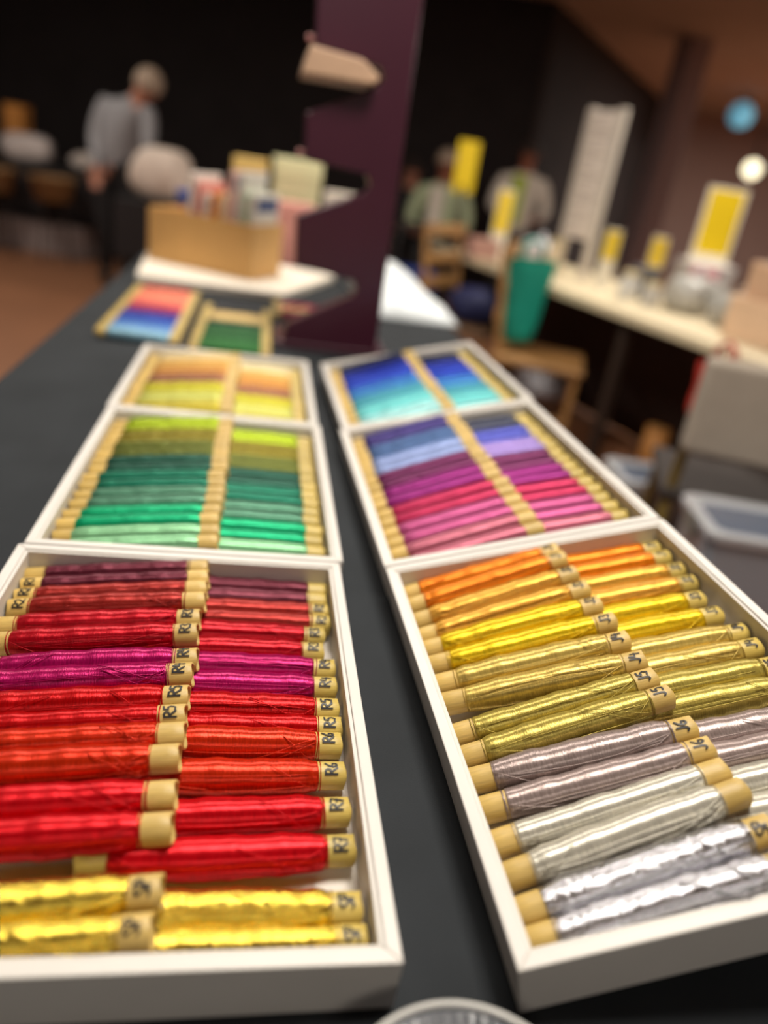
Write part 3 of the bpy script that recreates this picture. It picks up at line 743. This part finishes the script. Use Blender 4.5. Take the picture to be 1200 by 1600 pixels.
carton('goods_box', Matrix.Translation((1.60, 3.22, .7505)) @ Matrix.Rotation(.3, 4, 'Z'), .12, .08, .30, rgb(150, 60, 90), 'burgundy box at the right of the stall')
carton('goods_box', Matrix.Translation((.30, 4.36, .7505)) @ Matrix.Rotation(.3, 4, 'Z'), .16, .12, .10, rgb(196, 150, 136), 'pinkish low box at the far end of the stall')

# hanging bags
def tote(name, mtx, wd, dp, ht, color, label):
    e = empty(name, mtx); vs = []; N_ = 10
    mm = mat(name + '_%d' % int(255 * color[0]), color, .6, noise=.1, nscale=14)
    for j in range(N_ + 1):
        t_ = j / N_; z = -ht * (1 - t_); k = .58 + .55 * t_ ** .7 + .04 * math.sin(t_ * 9)
        for i in range(20):
            g_ = 2 * math.pi * i / 20; c, s = math.cos(g_), math.sin(g_)
            vs.append((math.copysign(abs(c) ** .5, c) * wd / 2 * k, math.copysign(abs(s) ** .6, s) * dp / 2 * (1.25 - .75 * t_) * (1 + .1 * math.sin(3 * g_ + 5 * t_)), z))
    MB().add(vs, [(j * 20 + i, j * 20 + (i + 1) % 20, (j + 1) * 20 + (i + 1) % 20, (j + 1) * 20 + i) for j in range(N_) for i in range(20)] + [tuple(range(19, -1, -1))]).build('bag_body', mm, e, smooth=True)
    for s in (-1, 1):
        MB().tube([(-wd * .22, s * dp * .2, -.01), (-wd * .2, s * dp * .12, .06), (0, s * dp * .05, .085), (wd * .2, s * dp * .12, .06), (wd * .22, s * dp * .2, -.01)], .006, 8).build('handle', mm, e, smooth=True)
    return tag(e, label, 'bag')

M_wood = mat('chair_wood', rgb(168, 124, 74), .5, noise=.12, nscale=20, stretch=(1, 1, .15))
def chair(name, loc, rz, label, seat_m, back_m, leg_m, padded=False, seat_h=.45, back_h=.90, wd=.42):
    e = empty(name, loc=loc, rz=rz); h = wd / 2
    MB().box(-h, h, -h, h, seat_h - .035, seat_h).build('seat', seat_m, e, bevel=.012)
    for sx in (-1, 1):
        MB().tube([(sx * (h - .03), -h + .03, 0), (sx * (h - .03), -h + .03, seat_h - .03)], .016, 10).build('leg', leg_m, e)
        MB().tube([(sx * (h - .03), h + .03, 0), (sx * (h - .03), h - .03, seat_h - .03)], .016, 10).build('leg', leg_m, e)
        MB().tube([(sx * (h - .03), h - .03, seat_h - .02), (sx * (h - .03), h + .03, back_h)], .015, 10).build('back_post', leg_m, e)
    if padded:
        MB().box(-h + .01, h - .01, h - .025, h + .045, seat_h + .12, back_h + .02).build('backrest', back_m, e, bevel=.018, segs=3)
    else:
        for z in (seat_h + .14, seat_h + .26, back_h - .05):
            MB().box(-h + .03, h - .03, h - .005, h + .02, z, z + .055).build('back_slat', back_m, e, bevel=.005)
    for sx in (-1, 1): MB().tube([(sx * (h - .03), -h + .03, .2), (sx * (h - .03), h + .01, .2)], .009, 8).build('stretcher', leg_m, e)
    return tag(e, label, 'chair')
chair('wooden_chair', (0.60, 3.52, 0), math.radians(80), 'light wooden chair with the teal bag on its back', M_wood, M_wood, M_wood)
tote('tote_bag', Matrix.Translation((.465, 3.49, .86)) @ Matrix.Rotation(math.radians(20), 4, 'Z'), .22, .09, .36, rgb(10, 150, 128), 'teal tote bag hung on the back of the light wooden chair')
chair('wooden_chair', (0.28, 4.05, 0), math.radians(60), 'brown wooden chair at the far end of the aisle', mat('brown_seat', rgb(92, 66, 44), .6), M_wood, M_wood)
lump('dark_bag', (.30, 4.05, .451), .26, .26, .18, rgb(28, 34, 76), 'dark navy bag lying on the brown wooden chair', 'bag', 9, .6, knot=False)
M_grey = mat('grey_fabric', rgb(160, 148, 134), .85, noise=.05, nscale=20)
chair('padded_chair', (0.98, 2.10, 0), math.radians(168), 'grey padded chair with its back to the trays beside the stall', mat('dark_seat', rgb(52, 44, 40), .8), M_grey, mat('olive_leg', rgb(120, 100, 50), .4), padded=True, seat_h=.46, back_h=.81, wd=.40)
tote('tote_bag', Matrix.Translation((1.03, 2.52, .70)) @ Matrix.Rotation(math.radians(115), 4, 'Z'), .17, .08, .17, rgb(180, 46, 34), 'red tote bag hanging from the stall table behind the grey chair')
e = empty('orange_spot_tube', loc=(1.17, 3.30, 0))  # plain tube stands in for an unidentified orange spot
MB().lathe([(.055, .0), (.055, .25), (.047, .25), (.047, 0)], 24, closed=True).build('tube_wall', mat('tube_kraft', rgb(206, 142, 74), .6), e, smooth=True)
MB().lathe([(.0001, .244), (.0468, .244), (.0468, .250), (.0001, .250)], 24).build('end_cap', mat('tube_cap', rgb(222, 166, 98), .6), e)
tag(e, 'short tan tube standing in for an unidentified orange spot under the stall', 'tube')

# clear storage tubs
M_tub = mat('clear_tub', rgb(220, 226, 236), .16, trans=.68, spec=.6)
M_tublid = mat('clear_lid', rgb(214, 216, 220), .25, trans=.3, spec=.5)
M_tubpan = mat('lid_panel', rgb(128, 138, 158), .22, trans=.4, spec=.5)
def tub(x, y, z, sx, sy, sz, label, rz=0.0, inside=None):
    e = empty('storage_tub', loc=(x, y, z), rz=rz)
    def rr(hx, hy, r_, n_=5):
        P = []
        for cx, cy, a0 in ((hx - r_, hy - r_, 0), (-hx + r_, hy - r_, 90), (-hx + r_, -hy + r_, 180), (hx - r_, -hy + r_, 270)):
            for k in range(n_ + 1): g_ = math.radians(a0 + 90 * k / n_); P.append((cx + r_ * math.cos(g_), cy + r_ * math.sin(g_)))
        return P
    lev = [(sx / 2 - .018, sy / 2 - .018, 0.0), (sx / 2 - .012, sy / 2 - .012, .006), (sx / 2 - .002, sy / 2 - .002, sz - .03), (sx / 2 + .004, sy / 2 + .004, sz - .026), (sx / 2 + .004, sy / 2 + .004, sz - .016)]
    lev += [(a - .0025, b - .0025, max(c, .003)) for a, b, c in reversed(lev)]
    vs = []; 
    for a, b, c in lev: vs += [(px_, py_, c) for px_, py_ in rr(a, b, .03)]
    n_ = 24
    fs = [(i * n_ + k, i * n_ + (k + 1) % n_, (i + 1) * n_ + (k + 1) % n_, (i + 1) * n_ + k) for i in range(len(lev) - 1) for k in range(n_)]
    fs += [tuple(range(n_ - 1, -1, -1)), tuple(range((len(lev) - 1) * n_, len(lev) * n_))]
    MB().add(vs, fs).build('tub_body', M_tub, e)
    lp = [(sx / 2 + .007, sy / 2 + .007, sz - .022), (sx / 2 + .009, sy / 2 + .009, sz - .004), (sx / 2 + .005, sy / 2 + .005, sz), (sx / 2 - .014, sy / 2 - .014, sz), (sx / 2 - .020, sy / 2 - .020, sz - .010)]
    vs = []
    for a, b, c in lp: vs += [(px_, py_, c) for px_, py_ in rr(a, b, .034)]
    fs = [(i * n_ + k, i * n_ + (k + 1) % n_, (i + 1) * n_ + (k + 1) % n_, (i + 1) * n_ + k) for i in range(len(lp) - 1) for k in range(n_)] + [tuple(range((len(lp) - 1) * n_, len(lp) * n_))]
    ob = MB().add(vs, fs).build('lid', M_tublid, e); md = ob.modifiers.new('t', 'SOLIDIFY'); md.thickness = .0018; md.offset = -1
    MB().prism(rr(sx / 2 - .030, sy / 2 - .030, .03), sz - .0098, sz - .0080).build('lid_panel', M_tubpan, e)
    for s in (-1, 1): MB().box(s * (sx / 2 + .010) - .004, s * (sx / 2 + .010) + .004, -.035, .035, sz - .06, sz - .004).build('latch', mat('latch_grey', rgb(120, 118, 112), .4), e, bevel=.002)
    if inside: MB().box(-sx / 2 + .03, sx / 2 - .03, -sy / 2 + .03, sy / 2 - .03, .008, sz * .55).build('contents', inside, e, bevel=.01)
    return tag(e, label, 'tub', 'clear storage tubs')
M_in = mat('tub_contents', rgb(120, 126, 140), .7, noise=.3, nscale=30); M_in2 = mat('tub_contents_warm', rgb(150, 130, 108), .7, noise=.3, nscale=30)
tub(.905, 1.70, 0, .30, .24, .25, 'clear plastic tub on the floor, lower of the stack beside the yellow tray', 0, M_in2)
tub(.90, 1.70, .2505, .29, .23, .25, 'clear plastic tub with a lid on top of the stack beside the yellow tray', 0, M_in)
tub(.93, 2.52, 0, .30, .22, .30, 'clear plastic tub on the floor under the grey padded chair', .1, M_in)
lump('plastic_bag', (.80, 4.55 - .2, 0), .34, .30, .22, rgb(196, 194, 200), 'pale plastic bag on the floor in the aisle beyond the blue tray', 'bag', 17, .35)
lump('plastic_bag', (.80, 3.02, 0), .24, .22, .12, rgb(120, 118, 130), 'grey plastic bag on the floor before the stall', 'bag', 19, .35)
# blue suitcase
e = empty('suitcase', loc=(-.08, 4.5, 0), rz=.2)
MB().box(-.16, .16, -.11, .11, .04, .62).build('shell', mat('blue_shell', rgb(26, 50, 120), .4), e, bevel=.03, segs=3)
for s in (-1, 1):
    MB().tube([(s * .08, .06, .6), (s * .08, .06, .84)], .007, 8).build('handle_rod', mat('steel_leg', rgb(120, 120, 122), 0.35, metal=0.9), e)
    MB().lathe([(.0001, -.01), (.02, -.01), (.02, .01), (.0001, .01)], 14, axis='x', m=Matrix.Translation((s * .12, 0, .02))).build('wheel', M_dw, e)
MB().box(-.095, .095, .045, .075, .83, .86).build('handle_grip', M_dw, e, bevel=.006)
tag(e, 'blue suitcase with a raised handle standing right of the purple board', 'suitcase')

# lamps seen in the distance
e = empty('globe_lamp', loc=(3.29, 9.0, 1.634))
MB().lathe([(.0001, -.09), (.04, -.081), (.07, -.057), (.087, -.02), (.087, .02), (.07, .057), (.04, .081), (.02, .09)], 24).build('globe', mat('globe_glow', rgb(255, 250, 225), .5, emit=rgb(255, 244, 205), estr=2.2), e, smooth=True)
MB().tube([(0, 0, .085), (0, 0, 1.066)], .012, 8).build('pendant_rod', M_dw, e)
tag(e, 'glowing white globe lamp hanging at the far right', 'lamp')
e = empty('blue_sign_lamp', loc=(4.006, 12.0, 2.431))
MB().lathe([(.0001, -.05), (.15, -.05), (.16, -.03), (.16, .03), (.15, .05), (.0001, .05)], 24, m=Matrix.Rotation(math.pi / 2, 4, 'X')).build('disc', mat('blue_glow', rgb(80, 140, 160), .5, emit=rgb(96, 160, 185), estr=.6), e, smooth=True)
MB().tube([(0, 0, .15), (0, 0, .269)], .012, 8).build('mount', M_dw, e)
tag(e, 'round pale blue lit sign under the ceiling at the far right', 'sign')

# ------------------------------------------------------------------ far left table with piles
ft = empty('far_table', loc=(-3.0, 6.85, 0))
MB().box(-1.3, 1.25, -.35, .35, .665, .70).build('tabletop', mat('far_top', rgb(30, 28, 28), .6), ft, bevel=.004)
for x in (-1.2, 1.15):
    for y in (-.3, .3): MB().box(x - .02, x + .02, y - .02, y + .02, 0, .665).build('leg', M_dw, ft)
MB().box(-1.3, 1.25, -.356, -.351, .36, .69).build('front_skirt', M_wallblack, ft)
tag(ft, 'long black table by the back wall behind the bending person', 'table')
for i, (x, z, c, wd, ht, lab) in enumerate([(-3.42, .7005, (208, 194, 188), .42, .22, 'pale heap of cloth at the left end of the far black table'),
                                            (-2.86, .7005, (208, 194, 184), .32, .15, 'pale heap of cloth beside the bending person on the far black table'),
                                            ]):
    lump('cloth_heap', (x, 6.72, z), wd, .34, ht, rgb(*c), lab, 'cloth', 30 + i, .8, knot=False)
sdt = empty('side_stand', loc=(-1.74, 5.22, 0))
MB().box(-.27, .30, -.22, .22, .672, .70).build('tabletop', mat('far_top', rgb(30, 28, 28), .6), sdt, bevel=.004)
for x in (-.23, .26):
    for y in (-.18, .18): MB().box(x - .018, x + .018, y - .018, y + .018, 0, .672).build('leg', M_dw, sdt)
MB().box(-.27, .30, -.227, -.2225, .34, .69).build('front_skirt', M_wallblack, sdt)
tag(sdt, 'small black table with a cream sack beside the bending person', 'table')
lump('cloth_sack', (-1.76, 5.20, .7005), .40, .34, .32, rgb(232, 212, 196), 'large cream sack on the small black table beside the bending person', 'sack', 32, .8, knot=False)
carton('goods_box', Matrix.Translation((-3.62, 6.95, .7005)), .16, .16, .42, rgb(196, 130, 60), 'orange tall box at the left end of the far black table')
for i, (x, lab) in enumerate([(-3.50, 'tan basket at the left, in front of the far black table'), (-3.02, 'tan basket in the middle, in front of the far black table')]):
    e = empty('wicker_basket', loc=(x, 6.28, 0.0))
    MB().lathe([(.0001, .0), (.13, .0), (.17, .16), (.19, .17), (.18, .175), (.16, .165), (.12, .012), (.0001, .012)], 24, m=Matrix.Translation((0, 0, .48))).build('basket_body', mat('wicker', rgb(150, 112, 70), .7, noise=.3, nscale=60), e, smooth=True)
    for k in range(3):
        g_ = 2 * math.pi * k / 3; MB().tube([(.13 * math.cos(g_), .13 * math.sin(g_), 0), (.08 * math.cos(g_), .08 * math.sin(g_), .485)], .01, 8).build('stand_leg', M_dw, e)
    tag(e, lab, 'basket', 'baskets before the far table')
carton('goods_box', Matrix.Translation((-3.35, 6.75, 0)), .9, .3, .26, rgb(150, 134, 130), 'long grey white box on the floor under the far black table')

# ------------------------------------------------------------------ people
def person(label, root, J, bones, parts, hair, head, skinc, look=0.0, facing=(0, -1, 0)):
    """J: joint -> (xyz, radius); bones: joint pairs with a material slot name; one continuous skinned body"""
    names = list(J); idx = {k: i for i, k in enumerate(names)}
    me = bpy.data.meshes.new('body'); me.from_pydata([J[k][0] for k in names], [(idx[a], idx[b]) for a, b, _ in bones], []); me.update()
    ob = bpy.data.objects.new('tmp_body', me); COL.objects.link(ob)
    md = ob.modifiers.new('skin', 'SKIN'); md.branch_smoothing = .6
    lay = me.skin_vertices[0].data
    for i, k in enumerate(names):
        r_ = J[k][1]; lay[i].radius = r_ if isinstance(r_, tuple) else (r_, r_); lay[i].use_root = (k == 'pelvis')
    sb = ob.modifiers.new('sub', 'SUBSURF'); sb.levels = 2; sb.render_levels = 2
    dg = bpy.context.evaluated_depsgraph_get(); dg.update()
    m2 = bpy.data.meshes.new_from_object(ob.evaluated_get(dg)); bpy.data.objects.remove(ob); m2.name = 'body'
    slots = []
    for _, _, s in bones:
        if s not in slots: slots.append(s)
    m2.materials.clear()
    for s in slots: m2.materials.append(parts[s])
    segs = [(np.array(J[a][0]), np.array(J[b][0]), slots.index(s)) for a, b, s in bones]
    cs_ = np.array([p.center for p in m2.polygons])
    best = np.full(len(cs_), 1e9); which = np.zeros(len(cs_), int)
    for a, b, s in segs:
        d = b - a; t_ = np.clip(((cs_ - a) @ d) / max(d @ d, 1e-9), 0, 1); dist = np.linalg.norm(cs_ - (a + t_[:, None] * d), axis=1)
        mk = dist < best; best[mk] = dist[mk]; which[mk] = s
    m2.polygons.foreach_set('material_index', which.tolist()); m2.polygons.foreach_set('use_smooth', [True] * len(which)); m2.update()
    e = empty('person', loc=root)
    bo = link('body', m2, e)
    hc = Vector(J[head][0]); hr = J[head][1] if not isinstance(J[head][1], tuple) else J[head][1][0]
    fdir = Vector(facing).normalized(); sidev = fdir.cross(Vector((0, 0, 1))).normalized(); upv = sidev.cross(fdir).normalized()
    # hair cap
    vs = []; nU, nV = 20, 10
    for j in range(nV + 1):
        th = math.radians(112) * j / nV
        for i in range(nU):
            g_ = 2 * math.pi * i / nU
            d = (upv * .92 - fdir * .38).normalized() * math.cos(th) + (sidev * math.cos(g_) + ((upv * .92 - fdir * .38).normalized().cross(sidev)) * math.sin(g_)) * math.sin(th)
            vs.append(hc + upv * hr * .15 + d * hr * (1.13 + .03 * math.sin(5 * g_)))
    MB().add(vs, [(j * nU + i, j * nU + (i + 1) % nU, (j + 1) * nU + (i + 1) % nU, (j + 1) * nU + i) for j in range(nV) for i in range(nU)]).build('hair', hair, e, smooth=True)
    def blob(nm, c, r_, m_):
        MB().lathe([(r_ * math.sin(math.pi * k / 8) + 1e-5, -r_ * math.cos(math.pi * k / 8)) for k in range(9)], 12, m=Matrix.Translation(c)).build(nm, m_, e, smooth=True)
    for s in (-1, 1):
        blob('eye', hc + fdir * hr * .92 + sidev * s * hr * .34 + upv * hr * .12, hr * .12, mat('eye_dark', rgb(30, 24, 22), .3))
        blob('ear', hc + sidev * s * hr * 1.0, hr * .2, skinc)
    blob('nose', hc + fdir * hr * 1.0 - upv * hr * .12, hr * .16, skinc)
    blob('mouth', hc + fdir * hr * .88 - upv * hr * .48, hr * .13, mat('lip', rgb(150, 78, 70), .5))
    return tag(e, label, 'person')
S1 = mat('skin_warm', rgb(196, 136, 112), .5); S2 = mat('skin_tan', rgb(150, 92, 70), .5)
M_gj = mat('grey_jacket', rgb(150, 147, 149), .8, noise=.06, nscale=20); M_bt = mat('black_trousers', rgb(26, 23, 24), .8)
M_shoe = mat('dark_shoe', rgb(20, 18, 18), .5); M_hairg = mat('hair_grey_brown', rgb(170, 148, 128), .7, noise=.2, nscale=60); M_haird = mat('hair_dark', rgb(44, 30, 24), .7)

def fingers(J, bones, wr, tag_, dirv, side, L=.17):
    """hand: palm plus five short unequal fingers, slightly curled"""
    w_ = Vector(J[wr][0]); d = Vector(dirv).normalized(); s = Vector(side).normalized(); nrm = d.cross(s)
    J['palm' + tag_] = (tuple(w_ + d * .06), (.034, .020)); bones.append((wr, 'palm' + tag_, 'skin'))
    for k, (off, ln) in enumerate(((-.028, .065), (-.010, .078), (.010, .082), (.027, .070))):
        b = w_ + d * .085 + s * off; m_ = b + d * ln * .5 + nrm * .004; q = b + d * ln + nrm * .022
        for nm, p_, r_ in (('a', b, .010), ('b', m_, .009), ('c', q, .0075)): J['f%s%d%s' % (nm, k, tag_)] = (tuple(p_), r_)
        bones += [('palm' + tag_, 'fa%d%s' % (k, tag_), 'skin'), ('fa%d%s' % (k, tag_), 'fb%d%s' % (k, tag_), 'skin'), ('fb%d%s' % (k, tag_), 'fc%d%s' % (k, tag_), 'skin')]
    b = w_ + d * .04 - s * .034; q = b + d * .045 - s * .02 + nrm * .012
    J['ta' + tag_] = (tuple(b), .011); J['tb' + tag_] = (tuple(q), .009)
    bones += [('palm' + tag_, 'ta' + tag_, 'skin'), ('ta' + tag_, 'tb' + tag_, 'skin')]

# person bending over the far goods (left): root at feet
J = {'pelvis': ((.05, 0, .84), (.155, .12)), 'waist': ((.06, -.02, 1.0), (.15, .115)), 'chest': ((.11, -.06, 1.16), (.175, .13)), 'neckb': ((.21, -.11, 1.275), (.075, .065)),
     'neck': ((.265, -.13, 1.31), .052), 'head': ((.31, -.15, 1.375), (.085, .09)), 'crown': ((.325, -.155, 1.44), .07),
     'shl': ((-.03, -.02, 1.25), .07), 'ell': ((-.10, -.06, 1.02), .05), 'wrl': ((-.05, -.16, .83), .032),
     'shr': ((.30, -.10, 1.22), .07), 'elr': ((.33, -.20, .99), .05), 'wrr': ((.36, -.22, .80), .032),
     'hil': ((-.04, 0, .80), .10), 'knl': ((-.05, -.02, .46), .07), 'anl': ((-.06, .02, .085), .045), 'tol': ((-.01, -.13, .035), .034),
     'hir': ((.13, 0, .80), .10), 'knr': ((.12, -.02, .46), .07), 'anr': ((.11, .02, .085), .045), 'tor': ((.17, -.13, .035), .034)}
B_ = [('pelvis', 'waist', 'top'), ('waist', 'chest', 'top'), ('chest', 'neckb', 'top'), ('neckb', 'neck', 'skin'), ('neck', 'head', 'skin'), ('head', 'crown', 'skin'),
      ('chest', 'shl', 'top'), ('shl', 'ell', 'top'), ('ell', 'wrl', 'top'), ('chest', 'shr', 'top'), ('shr', 'elr', 'top'), ('elr', 'wrr', 'top'),
      ('pelvis', 'hil', 'leg'), ('hil', 'knl', 'leg'), ('knl', 'anl', 'leg'), ('anl', 'tol', 'shoe'), ('pelvis', 'hir', 'leg'), ('hir', 'knr', 'leg'), ('knr', 'anr', 'leg'), ('anr', 'tor', 'shoe')]
fingers(J, B_, 'wrl', 'l', (.1, -.2, -.9), (1, 0, .1)); fingers(J, B_, 'wrr', 'r', (.2, -.2, -.9), (1, 0, .1))
person('person in a grey jacket and black trousers bending forward by the far left table', (-2.33, 5.77, 0), J, B_, {'top': M_gj, 'skin': S1, 'leg': M_bt, 'shoe': M_shoe}, M_hairg, 'head', S1, facing=(.75, -.25, -.6))

def seated(label, root, zh, top, hair, skinc, standing=False, vest=None):
    k = (zh - .5) / .86 if not standing else 1.0
    if not standing:
        s0 = zh - .84
        J = {'pelvis': ((0, 0, s0 + .08), (.15, .12)), 'waist': ((0, 0, s0 + .24), (.14, .11)), 'chest': ((0, -.02, s0 + .42), (.165, .12)), 'neckb': ((0, -.03, s0 + .58), (.07, .06)),
             'neck': ((0, -.04, s0 + .64), .05), 'head': ((0, -.06, s0 + .73), (.08, .088)), 'crown': ((0, -.06, s0 + .79), .066),
             'hil': ((-.09, -.06, s0 + .08), .09), 'knl': ((-.11, -.44, s0 + .06), .065), 'anl': ((-.11, -.44, .09), .043), 'tol': ((-.11, -.58, .035), .034),
             'hir': ((.09, -.06, s0 + .08), .09), 'knr': ((.11, -.44, s0 + .06), .065), 'anr': ((.11, -.44, .09), .043), 'tor': ((.11, -.58, .035), .034)}
    else:
        s0 = zh - .84
        J = {'pelvis': ((0, 0, s0 + .08), (.15, .12)), 'waist': ((0, 0, s0 + .24), (.14, .11)), 'chest': ((0, -.02, s0 + .42), (.165, .12)), 'neckb': ((0, -.03, s0 + .58), (.07, .06)),
             'neck': ((0, -.04, s0 + .64), .05), 'head': ((0, -.06, s0 + .73), (.08, .088)), 'crown': ((0, -.06, s0 + .79), .066),
             'hil': ((-.09, 0, s0 + .04), .095), 'knl': ((-.10, -.02, (s0 + .1) / 2 + .02), .068), 'anl': ((-.10, .02, .085), .043), 'tol': ((-.10, -.13, .035), .034),
             'hir': ((.09, 0, s0 + .04), .095), 'knr': ((.10, -.02, (s0 + .1) / 2 + .02), .068), 'anr': ((.10, .02, .085), .043), 'tor': ((.10, -.13, .035), .034)}
    J.update({'shl': ((-.18, -.02, s0 + .52), .065), 'ell': ((-.24, -.08, s0 + .28), .047), 'wrl': ((-.15, -.28, s0 + .22), .031),
              'shr': ((.18, -.02, s0 + .52), .065), 'elr': ((.24, -.08, s0 + .28), .047), 'wrr': ((.15, -.28, s0 + .22), .031)})
    B = [('pelvis', 'waist', 'top'), ('waist', 'chest', 'top'), ('chest', 'neckb', 'top'), ('neckb', 'neck', 'skin'), ('neck', 'head', 'skin'), ('head', 'crown', 'skin'),
         ('chest', 'shl', 'top'), ('shl', 'ell', 'top'), ('ell', 'wrl', 'top'), ('chest', 'shr', 'top'), ('shr', 'elr', 'top'), ('elr', 'wrr', 'top'),
         ('pelvis', 'hil', 'leg'), ('hil', 'knl', 'leg'), ('knl', 'anl', 'leg'), ('anl', 'tol', 'shoe'), ('pelvis', 'hir', 'leg'), ('hir', 'knr', 'leg'), ('knr', 'anr', 'leg'), ('anr', 'tor', 'shoe')]
    fingers(J, B, 'wrl', 'l', (.3, -.8, -.1), (1, .2, 0)); fingers(J, B, 'wrr', 'r', (-.3, -.8, -.1), (1, -.2, 0))
    e = person(label, root, J, B, {'top': top, 'skin': skinc, 'leg': M_bt, 'shoe': M_shoe}, hair, 'head', skinc, facing=(0, -1, -.15))
    if vest:
        pts = []
        for sgn, y in ((-1, -.135),):
            MB().box(-.10, .01, -.150, -.138, s0 + .16, s0 + .55).build('vest_panel', vest, e, bevel=.004)
    if not standing:
        c = empty('stool', loc=(root[0], root[1] + .02, 0)); hs = s0 - .05
        MB().lathe([(.0001, 0), (.17, 0), (.18, .012), (.18, .028), (.17, .04), (.0001, .04)], 24, m=Matrix.Translation((0, 0, hs - .04))).build('seat', M_dw, c, smooth=True)
        for q in range(4):
            g_ = math.pi / 4 + q * math.pi / 2; MB().tube([(.2 * math.cos(g_), .2 * math.sin(g_), 0), (.12 * math.cos(g_), .12 * math.sin(g_), hs - .038)], .013, 8).build('leg', M_dw, c)
        tag(c, 'dark stool under the ' + label, 'stool')
    return e
M_shirt = mat('white_shirt', rgb(222, 210, 196), .8); M_lime = mat('lime_vest', rgb(176, 196, 60), .7); M_green = mat('sage_shirt', rgb(176, 186, 150), .8); M_darkt = mat('dark_top', rgb(30, 26, 30), .8)
seated('person in a white shirt with a lime vest panel standing behind the stall', (.74, 7.2, 0), 1.50, M_shirt, M_haird, S2, standing=True, vest=M_lime)
seated('person in a pale green shirt seated behind the yellow banner', (.06, 6.7, 0), 1.32, M_green, M_hairg, S2, vest=M_shirt)
seated('person in dark clothes seated just right of the purple board', (-.25, 7.75, 0), 1.22, M_darkt, M_haird, S1)
